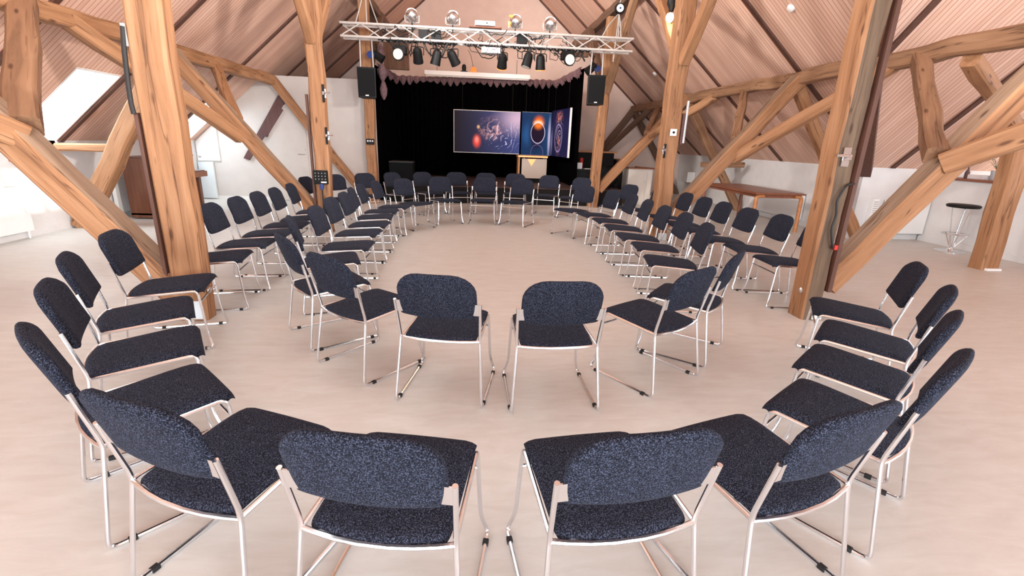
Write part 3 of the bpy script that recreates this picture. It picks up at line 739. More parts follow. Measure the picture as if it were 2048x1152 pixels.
# ------------------------------------------------------------------ stage
STZ = .40
st = MB().box(-1.98, 3.75, 11.52, 15.45, 0, STZ-.02).build('stage', M['blackpaint']); tag(st, 'low black stage platform behind the far chairs', 'stage')
MB().box(-2.0, 3.77, 11.50, 15.46, STZ-.02, STZ).build('stage_deck', M['stagetop'], st)
def drape(name, a, b, z0, z1a, z1b, label, nf=40, amp=.03):
    a, b = Vector(a), Vector(b); d = b-a; nrm = Vector((-d.y, d.x, 0)).normalized(); n = nf*4
    m = MB(); vs = []; fs = []
    for i in range(n+1):
        t = i/n; o = math.sin(t*nf*2*PI)*amp*(1+.3*math.sin(t*17)) ; p = a + d*t
        z1 = z1a + (z1b-z1a)*t
        for z, k in ((z0, 1.0), (z0+(z1-z0)*.5, .9), (z1, .55)): vs.append((p.x+nrm.x*o*k, p.y+nrm.y*o*k, z))
    for i in range(n):
        for j in range(2): fs.append((i*3+j, i*3+3+j, i*3+4+j, i*3+1+j))
    m.add(vs, fs); ob = m.build(name, M['drape'], None, smooth=True)
    tag(ob, label, 'curtain', 'stage curtains')
    # gathered purple ruffle along the top edge
    r = MB(); vs = []; fs = []; n2 = nf*14
    prof = [(0, .03), (.035, -.01), (.045, -.06), (.03, -.11), (.0, -.13)]
    for i in range(n2+1):
        t = i/n2; p = a + d*t; z1 = z1a + (z1b-z1a)*t
        s = math.sin(t*nf*.7*PI)**2; dz = s**.6*(.75+.4*math.sin(t*23)); rad = 1 + .45*math.sin(t*nf*2.1*PI) + .3*math.sin(t*nf*5.3*PI)
        for q, zz in prof: vs.append((p.x - nrm.x*(q*rad+.05), p.y - nrm.y*(q*rad+.05), z1 + zz*(0.6+.9*dz)))
    kk = len(prof)
    for i in range(n2):
        for j in range(kk-1): fs.append((i*kk+j, i*kk+kk+j, i*kk+kk+j+1, i*kk+j+1))
    r.add(vs, fs); r.build('ruffle', M['ruffle'], ob, smooth=True)
    return ob
drape('stage_curtain', (-2.08, 11.62, 0), (-2.08, 14.58, 0), .02, 2.95, 3.08, 'black curtain closing the left side of the stage', 24)
drape('stage_curtain', (-2.13, 14.62, 0), (2.58, 14.62, 0), .41, 3.05, 3.13, 'black curtain across the back of the stage', 36)
drape('stage_curtain', (2.5, 14.64, 0), (2.62, 11.75, 0), .42, 3.13, 3.12, 'black curtain along the right side of the stage', 24)
rf = MB()
for k in range(3):
    rf.lathe([(.02, .0), (.07, .1), (.085, .22), (.05, .34), (.015, .4)], 10, (-1.92+.01*k, 11.58, 3.02-.36*(k+1)+.3))
tag(rf.build('gathered_cloth', M['ruffle'], smooth=True), 'purple gathered cloth tied at the left curtain top', 'cloth')
tag(MB().box(-2.1, -1.5, 13.0, 13.12, 3.05, 4.05).build('dark_curtain_board', M['darktimber']), 'dark brown panel behind the left end of the truss', 'panel')
tag(MB().box(2.6, 2.98, 13.0, 13.1, 3.55, 4.0).build('dark_curtain_board', M['darktimber']), 'dark brown panel behind the right end of the truss', 'panel')
# roller screen
sc = tag(quick_box('projection_screen', -1.24, 1.68, 14.32, 14.46, 3.12, 3.235, M['white'], None, .01), 'white roller screen case above the back curtain', 'screen')
MB().box(-1.2, 1.64, 14.36, 14.40, 3.09, 3.12).build('screen_bar', M['offwhite'], sc)
for x in (-.9, 1.3): MB().tube([(x, 14.4, 3.23), (x, 14.4, 3.6)], .006).build('hanger', M['cable'], sc)
sl = empty('stage_lamp', (-.0, 14.35, 3.235)); tag(sl, 'small orange lamp standing on the roller screen case', 'lamp')
MB().lathe([(.09, 0), (.09, .02), (.07, .05), (.09, .09), (.03, .13)], 14, (.1, 0, 0)).build('lamp_body', M['orange'], sl, smooth=True)
MB().tube([(.1, 0, .1), (.02, 0, .42), (-.05, 0, .55)], .006).build('stem', M['cable'], sl)
sb = tag(MB().lathe([(.1, 0), (.1, .02), (.05, .03), (.06, .1), (.05, .17), (.01, .2)], 14, (-.16, 14.38, 3.235)).build('camera_dome', M['black'], smooth=True), 'small black dome standing left of the orange lamp', 'camera')

# pictures: three abstract light-painting panels
def art_mat(name, kind):
    m, nt, b = new_mat(name)
    tc = N(nt, 'ShaderNodeTexCoord'); sx = N(nt, 'ShaderNodeSeparateXYZ'); nt.links.new(tc.outputs['Object'], sx.inputs[0])
    L = nt.links.new
    def mth(op, a, bb=None, c=None):
        n_ = N(nt, 'ShaderNodeMath', operation=op)
        for i, q in enumerate((a, bb, c)):
            if q is None: continue
            if isinstance(q, (int, float)): n_.inputs[i].default_value = q
            else: L(q, n_.inputs[i])
        return n_.outputs[0]
    def blob(cx, cz, rx, rz):
        dx = mth('DIVIDE', mth('SUBTRACT', sx.outputs[0], cx), rx); dz = mth('DIVIDE', mth('SUBTRACT', sx.outputs[2], cz), rz)
        return mth('SQRT', mth('ADD', mth('MULTIPLY', dx, dx), mth('MULTIPLY', dz, dz)))
    def soft(d, lo, hi):
        mr = N(nt, 'ShaderNodeMapRange'); mr.inputs['From Min'].default_value = lo; mr.inputs['From Max'].default_value = hi
        mr.inputs['To Min'].default_value = 1; mr.inputs['To Max'].default_value = 0; mr.interpolation_type = 'SMOOTHSTEP'; L(d, mr.inputs['Value']); return mr.outputs[0]
    def mixc(fac, a, c2):
        x = N(nt, 'ShaderNodeMix', data_type='RGBA')
        if isinstance(fac, float): x.inputs['Factor'].default_value = fac
        else: L(fac, x.inputs['Factor'])
        for s_, q in (('A', a), ('B', c2)):
            if isinstance(q, tuple): x.inputs[s_].default_value = (*q, 1)
            else: L(q, x.inputs[s_])
        return x.outputs['Result']
    nz = N(nt, 'ShaderNodeTexNoise'); nz.inputs['Scale'].default_value = 5.5; nz.inputs['Detail'].default_value = 7; nz.inputs['Distortion'].default_value = 1.5
    L(tc.outputs['Object'], nz.inputs['Vector'])
    wv = N(nt, 'ShaderNodeTexWave'); wv.wave_type = 'RINGS'; wv.rings_direction = 'Y'; wv.inputs['Scale'].default_value = 2.6; wv.inputs['Distortion'].default_value = 9; wv.inputs['Detail'].default_value = 1.2; wv.inputs['Detail Scale'].default_value = 1.6
    L(tc.outputs['Object'], wv.inputs['Vector'])
    thin = mth('POWER', wv.outputs['Fac'], 16)
    if kind == 1:
        g = N(nt, 'ShaderNodeMapRange'); g.inputs['From Min'].default_value = -.9; g.inputs['From Max'].default_value = .9; L(sx.outputs[0], g.inputs['Value'])
        c = mixc(g.outputs[0], (.045, .035, .05), (.10, .13, .32))
        c = mixc(soft(blob(.85, .35, .85, .6), 0, 1), c, (.62, .52, .66))
        cl = mth('MULTIPLY', soft(blob(.12, .10, .48, .42), .3, 1), soft(nz.outputs['Fac'], .95, .40)); c = mixc(cl, c, (1.0, .48, .42))
        c = mixc(mth('MULTIPLY', soft(blob(.12, .10, .42, .36), .1, 1), soft(nz.outputs['Fac'], .86, .38)), c, (1.0, .74, .68))
        c = mixc(mth('MULTIPLY', soft(blob(-.28, -.24, .15, .24), .25, 1), .9), c, (1.0, .19, .14))
        c = mixc(mth('MULTIPLY', soft(blob(-.28, -.20, .08, .13), .1, 1), .6), c, (1.0, .62, .55))
        c = mixc(mth('MULTIPLY', soft(blob(-.24, .13, .06, .07), .2, 1), .8), c, (.95, .70, .40))
        c = mixc(mth('MULTIPLY', mth('MULTIPLY', thin, soft(nz.outputs['Fac'], .58, .44)), soft(blob(.42, -.08, .62, .55), .4, 1)), c, (.70, .72, .92))
    elif kind == 2:
        g = N(nt, 'ShaderNodeMapRange'); g.inputs['From Min'].default_value = -.42; g.inputs['From Max'].default_value = .42; L(sx.outputs[0], g.inputs['Value'])
        c = mixc(g.outputs[0], (.02, .07, .18), (.03, .09, .20))
        c = mixc(soft(blob(-.2, 0, .3, .45), 0, 1), c, (.05, .19, .42))
        c = mixc(soft(blob(0, .0, .30, .6), .2, 1), c, (.03, .015, .06))
        d = blob(.045, .03, .19, .272)
        c = mixc(mth('MULTIPLY', soft(blob(.06, .30, .21, .24), .15, 1), .95), c, (.95, .26, .04))
        c = mixc(mth('MULTIPLY', soft(blob(.045, .27, .19, .12), .2, 1), .95), c, (1, .80, .55))
        c = mixc(soft(d, .84, .97), c, (.035, .012, .05))
        c = mixc(mth('MULTIPLY', soft(d, .86, .94), soft(blob(.05, .26, .19, .2), .3, 1)), c, (.80, .28, .05))
        c = mixc(soft(mth('ABSOLUTE', mth('SUBTRACT', d, 1.0)), .01, .06), c, (.75, .72, .90))
        d2 = blob(.04, -.50, .17, .22); c = mixc(mth('MULTIPLY', soft(mth('ABSOLUTE', mth('SUBTRACT', d2, 1.0)), .0, .05), .5), c, (.6, .45, .75))
        c = mixc(mth('MULTIPLY', soft(blob(.36, -.1, .06, .75), .1, 1), .85), c, (.62, .60, .82))
    else:
        c = mixc(.5, (.03, .035, .12), (.05, .05, .16))
        c = mixc(soft(blob(-.85, -.25, .3, .6), 0, 1), c, (.45, .45, .65))
        c = mixc(mth('MULTIPLY', soft(blob(-.1, -.3, .35, .35), .1, 1), soft(nz.outputs['Fac'], .65, .4)), c, (.95, .45, .3))
        c = mixc(mth('MULTIPLY', soft(blob(-.1, .4, .4, .2), .1, 1), soft(nz.outputs['Fac'], .6, .4)), c, (.9, .35, .2))
        c = mixc(mth('MULTIPLY', thin, soft(blob(-.1, .05, .5, .6), .3, 1)), c, (.7, .65, .85))
        d = blob(-.1, -.12, .32, .34); c = mixc(mth('MULTIPLY', soft(mth('ABSOLUTE', mth('SUBTRACT', d, 1.0)), .02, .1), .8), c, (.55, .5, .8))
    gm = N(nt, 'ShaderNodeGamma'); gm.inputs[1].default_value = 1.35; L(c, gm.inputs[0]); L(gm.outputs[0], b.inputs['Base Color'])
    b.inputs['Roughness'].default_value = .55; b.inputs['Specular IOR Level'].default_value = .1
    return m
def art(name, c, half, zc, hz, rz, kind, label):
    t = empty(name, (c[0], c[1], zc), rz); tag(t, label, 'picture', 'hanging picture panels')
    MB().box(-half, half, -.012, .012, -hz, hz).build('picture_print', art_mat('print_%d' % kind, kind), t)
    f = MB(); e = .013
    bars = {1: ((-half-e, half, hz, hz+e), (-half-e, half, -hz-e, -hz), (-half-e, -half, -hz, hz)), 2: ((-half, half, hz, hz+.004), (-half, half, -hz-.004, -hz)), 3: ((half, half+.05, -hz, hz),)}[kind]
    for b_ in bars: f.box(b_[0], b_[1], -.02, .02, b_[2], b_[3])
    f.build('picture_frame', M['white'] if kind == 3 else M['tube'] if kind == 2 else M['alu'], t)
    for x in (-half*.75, half*.75): MB().tube([(x, 0, hz), (x, 0, 1.25)], .0018).build('hanging_wire', M['cable'], t)
    return t
art('hanging_picture', (.48, 13.6), .89, 1.665, .535, 0, 1, 'wide abstract picture with pink and red glow, left of the three')
art('hanging_picture', (1.82, 13.6), .405, 1.665, .555, 0, 2, 'square picture with a fiery ring, middle of the three')
art('hanging_picture', (2.335, 12.8), .80, 1.69, .58, math.atan2(-1.6, .17), 3, 'picture angled to the stage front, right of the three')
# lectern
le = empty('lectern', (1.7, 13.0, STZ)); tag(le, 'lectern with a beige front panel and orange light under its top', 'lectern')
MB().box(-.31, .36, -.03, .0, .12, .63).build('front_panel', M['beige'], le, .004)
MB().box(-.42, .37, -.08, .45, .66, .71).build('top', M['honey'], le, .006)
MB().box(-.40, -.36, .0, .42, .10, .66).build('side_panel', M['honey'], le); MB().box(.32, .36, .0, .42, .10, .66).build('side_panel', M['honey'], le)
MB().box(-.42, .37, -.085, -.075, .665, .70).build('lit_edge', M['lecternglow'], le)  # glowing strip stands in for the lit front edge of the top
MB().prism([(-.16, -.034, .62), (.06, -.034, .62), (-.05, -.034, .44)], (0, .004, 0)).build('light_wedge', M['lecternglow'], le)  # glowing wedge stands in for light falling on the front panel
for x in (-.25, .28): MB().tube([(x, -.02, .63), (x, -.02, .67)], .012).build('support_pin', M['steel'], le)
MB().box(-.40, .36, .05, .40, .0, .10).build('plinth', M['blackpaint'], le)
# black boxes
sw = tag(MB().box(-2.0, -1.41, 12.5, 13.0, STZ, .85).build('subwoofer', M['grille'], None, .012), 'black subwoofer cabinet at the left of the stage', 'speaker')
MB().box(-2.0, -1.41, 12.49, 13.0, .85, .875).build('cabinet_lid', plain('grey_edge', (.05, .05, .05), .6), sw, .004)
fc = tag(quick_box('flight_case', 2.66, 3.14, 12.0, 12.5, STZ, .85, M['black'], None, .01), 'black equipment case at the right front of the stage', 'case')
MB().box(2.655, 3.145, 11.995, 12.505, .78, .80).build('edge_trim', M['grille'], fc)
tag(quick_box('carton', 2.69, 2.82, 12.1, 12.24, .852, 1.0, M['paper'], None, .006), 'small white carton on the black equipment case', 'box')
tag(quick_box('paper_sheet', 2.88, 3.12, 12.05, 12.3, .852, .862, M['paper'], None, .001), 'white paper lying on the black equipment case', 'paper')
tag(MB().tube([(2.94, 12.75, .40), (2.94, 12.75, 1.10)], .05, 14).build('fire_extinguisher', M['red'], smooth=True), 'red canister showing beside the right stage post', 'canister')
pc = tag(quick_box('stage_counter', 2.78, 3.88, 13.0, 13.5, STZ, 1.24, M['blackpaint']), 'tall black counter with orange wood top behind the right stage post', 'counter')
MB().box(2.74, 3.95, 12.95, 13.55, 1.24, 1.275).build('counter_top', M['honey'], pc)
pc = tag(quick_box('stage_counter', 3.96, 4.2, 13.0, 13.5, 0, 1.06, M['blackpaint']), 'lower black counter with dark wood top beside the white cabinet', 'counter')
MB().box(3.96, 4.25, 12.95, 13.55, 1.06, 1.09).build('counter_top', M['walnut'], pc)
bg = MB()
ico = bmesh.new(); bmesh.ops.create_icosphere(ico, subdivisions=3, radius=1)
for v in ico.verts:
    k = 1 + .10*math.sin(v.co.x*5+1)*math.sin(v.co.z*6) + .06*math.sin(v.co.y*9)
    v.co = Vector((v.co.x*.27*k, v.co.y*.2*k, max(-.25, v.co.z*.27*k)))
bme = bpy.data.meshes.new('soft_bag'); ico.to_mesh(bme); ico.free(); bme.materials.append(M['grille'])
for p in bme.polygons: p.use_smooth = True
bo = bpy.data.objects.new('soft_bag', bme); COL.objects.link(bo); bo.location = (3.5, 12.2, STZ+.25); tag(bo, 'black soft bag behind the foot of the right stage strut', 'bag')
MB().tube(fillet([(-.12, -.05, .22), (-.08, -.1, .33), (.08, -.1, .33), (.12, -.05, .22)], .05), .012).build('bag_handle', M['black'], bo, smooth=True)
bo.children[0].matrix_parent_inverse = Matrix()
# white cabinet
wc = tag(quick_box('white_cabinet', 4.0, 4.62, 12.0, 12.5, 0, .90, M['offwhite']), 'white cabinet with a wooden top by the right roof strut', 'cabinet')
cd = MB().box(4.03, 4.46, 11.985, 12.0, .06, .87).build('cabinet_door', M['offwhite'], wc, .003)
MB().lathe([(.012, 0), (.015, .02), (.006, .025)], 12, (4.42, 11.985, .6), Matrix.Rotation(PI/2, 4, 'X')).build('knob', M['steel'], cd)
MB().box(4.49, 4.60, 11.985, 12.0, .06, .87).build('cabinet_door', M['offwhite'], wc, .003)
MB().box(3.98, 4.68, 11.96, 12.52, .90, .925).build('cabinet_top', M['tabletop'], wc, .003)
MB().hexa([(4.28, 11.98, .927), (4.66, 11.98, .927), (4.66, 12.4, .927), (4.28, 12.4, .927)], [(4.28, 11.98, .95), (4.66, 11.98, .93), (4.66, 12.4, .93), (4.28, 12.4, .95)]).build('loose_board', M['tabletop'], wc)

# ------------------------------------------------------------------ lighting truss
tr = empty('lighting_truss', (-2.42, 10.15, 0)); tag(tr, 'aluminium box truss hanging across the front of the stage', 'truss')
X1 = 5.62
ch = ((0, 3.46), (.25, 3.46), (0, 3.235), (.25, 3.235))
for y, z in ch: MB().tube([(0, y, z), (X1/2, y, z), (X1, y, z)], .022).build('chord', M['alu'], tr, smooth=True)
nd = 15
for y in (0, .25):
    m = MB()
    for i in range(nd):
        a, c = X1*i/nd, X1*(i+1)/nd; z0, z1 = (3.235, 3.46) if (i + (y > 0)) % 2 == 0 else (3.46, 3.235)
        m.tube([(a, y, z0), (c, y, z1)], .012, 6)
    m.build('lattice', M['alu'], tr)
for z in (3.235, 3.46):
    m = MB()
    for i in range(nd):
        a, c = X1*i/nd, X1*(i+1)/nd; y0, y1 = (0, .25) if i % 2 else (.25, 0)
        m.tube([(a, y0, z), (c, y1, z)], .009, 6)
    m.build('lattice', M['alu'], tr)
def hang_speaker(x, y, z0, z1, label, rz):
    t = empty('hanging_speaker', (x, y, z0), rz); tag(t, label, 'speaker', 'hung loudspeakers')
    h = z1-z0; w = .175
    MB().hexa([(-w*.97, -.15, 0), (w*.97, -.15, 0), (w*.7, .17, 0), (-w*.7, .17, 0)], [(-w, -.15, h), (w, -.15, h), (w*.75, .2, h), (-w*.75, .2, h)]).build('cabinet', M['black'], t, .012)
    MB().box(-w*.9, w*.9, -.16, -.148, .03, h-.03).build('grille', M['grille'], t, .004)
    MB().box(-.03, .03, -.166, -.158, .035, .055).build('badge', M['paper'], t)
    for s in (-1, 1):
        P = [(s*.12, 0, h), (s*.115, 0, h+.25), (s*.11, 0, 3.235-z0)]
        MB().tube(P, .014).build('chain', M['rope'], t)
        MB().tube([(s*.12, 0, h-.005), (s*.12, 0, h+.05)], .012).build('eye_bolt', M['black'], t)
hang_speaker(-1.99, 10.3, 2.165, 2.717, 'black loudspeaker hung below the left end of the truss', .06)
hang_speaker(2.545, 10.3, 2.22, 2.78, 'black loudspeaker hung below the right end of the truss', -.05)
def can(x, y, z, label, lean, gel=None):
    t = empty('floodlight', (x, y, z)); tag(t, label, 'spotlight', 'silver floodlights on top of the truss')
    MB().tube([(0, 0, -.12), (0, 0, .02)], .012).build('stand', M['black'], t)
    R_ = Matrix.Rotation(lean, 4, 'Y') @ Matrix.Rotation(-1.1, 4, 'X')
    hs = MB().lathe([(.02, -.10), (.075, -.085), (.108, -.03), (.112, .03), (.105, .08), (.118, .085), (.118, .10)], 20, (0, 0, .13), R_).build('housing', M['chrome'], t, smooth=True)
    MB().lathe([(.1, .101), (.1, .105)], 20, (0, 0, .13), R_).build('lens', M['lens'], hs)
    MB().tube(fillet([(-.13, 0, .14), (-.13, 0, .02), (.13, 0, .02), (.13, 0, .14)], .03), .009).build('yoke', M['steel'], t, smooth=True)
    if gel: MB().box(-.12, -.03, -.02, .02, .205, .245).box(-.135, -.10, -.02, .02, .04, .14).build('gel_flag', M[gel], t)
can(-1.09, 10.15, 3.5, 'silver floodlight on the truss, first from the left', -.3)
can(-.33, 10.15, 3.5, 'silver floodlight on the truss, second from the left', .1)
can(.86, 10.15, 3.5, 'silver floodlight with orange gel on the truss', .3, 'orange')
can(1.53, 10.15, 3.5, 'silver floodlight on the truss, last on the right', .5)
def spot(x, z, label, kind, yaw=0, tilt=0):
    t = empty('stage_spotlight', (x, 10.18, z), yaw); tag(t, label, 'spotlight', 'black spotlights under the truss')
    MB().tube([(0, 0, 3.22-z), (0, 0, .13)], .012).box(-.035, .035, -.03, .03, 3.20-z, 3.25-z).build('clamp', M['black'], t)
    R_ = Matrix.Translation((0, 0, 0)) @ Matrix.Rotation(tilt, 4, 'X') @ Matrix.Rotation(PI/2, 4, 'X')
    if kind == 'flood':
        hs = MB().box(-.1, .1, -.02, .2, .0, .14).lathe([(.10, .02), (.115, .06), (.115, .10)], 22, (0, 0, -.02), R_).build('housing', M['black'], t)
        MB().lathe([(.095, .095), (.095, .104)], 22, (0, 0, -.02), R_).build('lens', M['lens'], hs)
    else:
        R2 = Matrix.Rotation(tilt, 4, 'X') @ Matrix.Rotation(.25*math.sin(x*7), 4, 'Y')
        hs = MB().lathe([(.03, .13), (.075, .10), (.088, .04), (.092, -.08), (.098, -.12), (.098, -.15)], 18, (0, 0, 0), R2).build('housing', M['black'], t, smooth=True)
        MB().lathe([(.08, -.151), (.08, -.155)], 18, (0, 0, 0), R2).build('lens', M['lens'], hs)
        if kind == 'lit': MB().lathe([(.099, -.146), (.101, -.16)], 18, (0, 0, 0), R2).build('lit_rim', M['orange'], hs)
    MB().tube(fillet([(-.115, 0, .0), (-.115, 0, .14), (.115, 0, .14), (.115, 0, .0)], .03), .009).build('yoke', M['black'], t, smooth=True)
spot(-1.345, 2.98, 'round white-lensed floodlight under the left of the truss', 'flood', -.15)
spot(-1.0, 2.98, 'black spotlight under the truss, right of the left floodlight', 'plain', .3, .5)
spot(-.64, 2.96, 'black spotlight with silver clamp, second right of the left floodlight', 'plain', 0, .1)
spot(-.33, 2.97, 'black spotlight under the truss, third right of the left floodlight', 'plain', -.5, .6)
spot(.63, 2.96, 'black spotlight below the white dimmer pack', 'lit', .5, .5)
spot(1.13, 3.0, 'narrow black spotlight under the truss, right of the dimmer pack', 'plain', 0, -.1)
spot(1.38, 2.97, 'black spotlight with an orange glowing rim, left of the right floodlight', 'lit', 0, .2)
spot(1.93, 3.04, 'white-lensed floodlight under the right of the truss', 'flood', .15)
m = MB().lathe([(.02, .12), (.07, .09), (.085, -.08), (.09, -.14)], 16, (2.55, 10.75, 2.98), Matrix.Rotation(.9, 4, 'Y')); m.tube([(2.55, 10.6, 3.2), (2.55, 10.75, 3.0)], .012); sp = m.build('stage_spotlight', M['black'], smooth=True); tag(sp, 'black spotlight with blue lens behind the right hung speaker', 'spotlight', 'black spotlights under the truss')
MB().lathe([(.07, 0), (.07, .01)], 14, (2.66, 10.70, 2.97), Matrix.Rotation(1.3, 4, 'X')).build('lens', M['blue'], sp)
m = MB().lathe([(.02, .12), (.07, .09), (.08, -.08), (.085, -.13)], 16, (-1.85, 10.7, 3.0), Matrix.Rotation(-1.0, 4, 'Y')); m.tube([(-1.85, 10.6, 3.2), (-1.85, 10.7, 3.02)], .012); sp = m.build('stage_spotlight', M['black'], smooth=True); tag(sp, 'black spotlight with blue lens above the left hung speaker', 'spotlight', 'black spotlights under the truss')
MB().lathe([(.075, 0), (.075, .01)], 14, (-1.97, 10.62, 3.0), Matrix.Rotation(1.3, 4, 'X')).build('lens', M['blue'], sp)
pj = tag(quick_box('projector', .09, .47, 10.12, 10.42, 3.54, 3.62, M['white'], None, .012), 'white projector lying on top of the truss', 'projector')
MB().box(-.02, .6, 10.1, 10.42, 3.50, 3.515).build('shelf_board', M['tabletop'], pj)
MB().box(.30, .33, 10.115, 10.122, 3.57, 3.59).build('port', M['black'], pj)
dp = tag(quick_box('dimmer_pack', .22, .58, 10.12, 10.38, 3.07, 3.17, M['white'], None, .006), 'white dimmer pack hanging under the truss', 'dimmer')
for k in range(4): MB().lathe([(.014, 0), (.014, .008)], 10, (.27+.075*k, 10.118, 3.115), Matrix.Rotation(PI/2, 4, 'X')).build('socket', M['paper'], dp)
MB().tube([(.4, 10.25, 3.17), (.4, 10.25, 3.235)], .015).build('hanger', M['alu'], dp)
for x0, x1, z0, z1, lab in ((-.98, -.8, 3.27, 3.43, 'left one of two black boxes inside the truss left of centre'), (-.74, -.56, 3.27, 3.43, 'right one of two black boxes inside the truss left of centre'), (.91, 1.09, 3.28, 3.45, 'black box inside the truss under the orange-gel floodlight')):
    o = tag(quick_box('ballast_box', x0, x1, 10.2, 10.36, z0, z1, M['black']), lab, 'box', 'black boxes inside the truss')
random.seed(3)
segs = ((-1.75, -1.0, 'cable bundle drooping at the left of the truss'), (-.95, -.25, 'cable tangle looping over the truss left of centre'), (-.1, .75, 'thick black cable tangle at the middle of the truss'), (.8, 1.5, 'cable loops hanging right of the dimmer pack'), (1.5, 2.4, 'cables drooping near the right floodlight'))
for a, c, lab in segs:
    m = MB()
    for k in range(15):
        x0 = random.uniform(a, c); x1 = random.uniform(a, c); dz = random.uniform(.03, .30); y = random.uniform(10.08, 10.45); zt = random.choice((3.22, 3.25, 3.3, 3.45))
        P = [(x0+(x1-x0)*t + .03*math.sin(9*t+k), y + .05*math.sin(5*t+k), zt - dz*4*t*(1-t) + .02*math.sin(14*t+k)) for t in [i/14 for i in range(15)]]
        m.tube(P, random.uniform(.005, .010), 6)
    m.tube([(a + (c-a)*i/20, 10.3+.04*math.sin(i*1.7), 3.225+.03*math.sin(i*2.3)) for i in range(21)], .018, 6)
    tag(m.build('cable_bundle', M['cable'], smooth=True), lab, 'cable', 'cables on the truss')
ho = empty('chain_hoist', (2.9, 10.28, 4.0)); tag(ho, 'chain hoist wheel above the right end of the truss', 'hoist')
MB().lathe([(.085, -.04), (.1, -.02), (.1, .02), (.085, .04)], 20, (0, 0, 0), Matrix.Rotation(PI/2, 4, 'X')).build('housing', M['black'], ho, smooth=True)
MB().lathe([(.07, 0), (.07, .012)], 20, (0, -.04, 0), Matrix.Rotation(PI/2, 4, 'X')).build('face_plate', M['paper'], ho)
MB().lathe([(.018, 0), (.018, .006)], 12, (0, -.053, 0), Matrix.Rotation(PI/2, 4, 'X')).build('hub', M['blue'], ho)
MB().tube([(0, 0, .1), (.02, 0, .16), (.0, 0, .21)], .015).build('hook', M['rope'], ho)
for dx, z in ((-.32, -.55), (.03, -.55), (-.03, -.95), (.09, -.55)): MB().tube([(.0, 0, -.08), (dx*.6, 0, z*.55), (dx, .02, z)], .011).build('chain', M['rope'], ho)
h2 = empty('chain_sling', (-1.95, 10.28, 4.1)); tag(h2, 'pale chain sling holding the left end of the truss', 'chain')
for dx in (-.22, 0, .22): MB().tube([(0, 0, 0), (dx*.6, 0, -.4), (dx, 0, -.65)], .011).build('chain', M['rope'], h2)

# ------------------------------------------------------------------ left side
pi_ = empty('piano', (-5.58, 8.45, 0)); tag(pi_, 'dark walnut upright piano against the left knee wall', 'piano')
MB().box(-.02, .38, 0, 1.35, .06, .985).build('case', M['walnut'], pi_, .006)
MB().box(-.03, .39, -.01, 1.36, .985, 1.005).build('lid', M['walnut'], pi_, .004)
MB().box(.36, .60, -.0, 1.35, .62, .72).build('keybed', furn_mat('light_walnut', (.17, .062, .026), (.25, .10, .045), .35, 1), pi_, .006)
MB().box(.38, .585, .05, 1.30, .72, .735).build('key_cover', M['walnut'], pi_, .004)
for y in (.0, 1.28): MB().box(.37, .47, y, y+.07, .09, .62).build('leg', M['walnut'], pi_, .008)
MB().box(-.02, .50, -.0, 1.35, .02, .10).build('bottom_board', M['walnut'], pi_, .004)
def radiator(name, x0, x1, y0, y1, z0, z1, label, axis):
    o = tag(quick_box(name, x0, x1, y0, y1, z0, z1, M['white'], None, .006), label, 'radiator', 'white panel radiators')
    m = MB()
    if axis == 'x':
        for k in range(int((y1-y0)/.05)): m.box((x0+x1)/2-.02, (x0+x1)/2+.02, y0+.02+.05*k, y0+.045+.05*k, z1, z1+.004)
        MB().lathe([(.014, 0), (.014, .02)], 10, (x0 if x0 > 0 else x1, y0+.03, z1-.04), Matrix.Rotation(PI/2, 4, 'Y')).build('valve', M['black'], o)
        MB().tube([((x0+x1)/2, y1-.05, z0), ((x0+x1)/2, y1-.05, .0)], .01).build('pipe', M['white'], o)
    else:
        for k in range(int((x1-x0)/.05)): m.box(x0+.02+.05*k, x0+.045+.05*k, (y0+y1)/2-.02, (y0+y1)/2+.02, z1, z1+.004)
        MB().tube([(x0+.04, (y0+y1)/2, z0), (x0+.04, (y0+y1)/2, 0)], .01).build('pipe', M['white'], o)
    m.box(x0+.01, x1-.01, y0+.01, y1-.01, z1-.001, z1+.002)
    m.build('top_grille', M['tube'], o)
    return o
radiator('radiator', -5.86, -5.80, 8.50, 9.3, .09, .71, 'white radiator on the left wall beside the piano', 'x')
radiator('radiator', -5.87, -5.79, 5.3, 6.85, .10, .68, 'white radiator on the left wall at the picture edge', 'x')
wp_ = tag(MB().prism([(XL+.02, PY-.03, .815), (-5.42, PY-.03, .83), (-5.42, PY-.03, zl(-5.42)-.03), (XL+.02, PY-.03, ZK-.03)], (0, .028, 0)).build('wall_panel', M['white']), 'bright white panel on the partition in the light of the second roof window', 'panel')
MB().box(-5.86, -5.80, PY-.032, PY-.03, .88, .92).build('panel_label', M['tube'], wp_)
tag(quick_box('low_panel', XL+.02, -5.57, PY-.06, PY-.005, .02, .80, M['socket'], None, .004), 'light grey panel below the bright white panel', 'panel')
# ------------------------------------------------------------------ right side
tb = empty('wooden_table', (5.68, 9.40, 0)); tag(tb, 'red brown wooden table with rounded legs along the right wall', 'table')
MB().box(-.48, .48, -1.05, 1.05, .685, .72).build('tabletop', M['tabletop'], tb, .008)
for sx in (-1, 1):
    for sy in (-1, 1):
        m = MB(); m.tube(fillet([(sx*.44, sy*1.0, 0), (sx*.44, sy*1.0, .655), (sx*.30, sy*1.0, .655)], .08), .034, 10); m.build('leg', M['honey'] if sy < 0 else M['tabletop'], tb, smooth=True)
MB().box(-.44, .44, -.99, -.95, .625, .685).box(-.44, .44, .95, .99, .625, .685).box(-.42, -.39, -1, 1, .625, .685).box(.39, .42, -1, 1, .625, .685).build('apron', M['tabletop'], tb)
radiator('radiator', 6.70, 6.78, 9.2, 11.0, .12, .66, 'white radiator on the right wall behind the wooden table', 'x')
radiator('radiator', 7.28, 8.10, 7.78, 7.86, .12, .70, 'wide white radiator on the wall left of the bar stool', 'y')
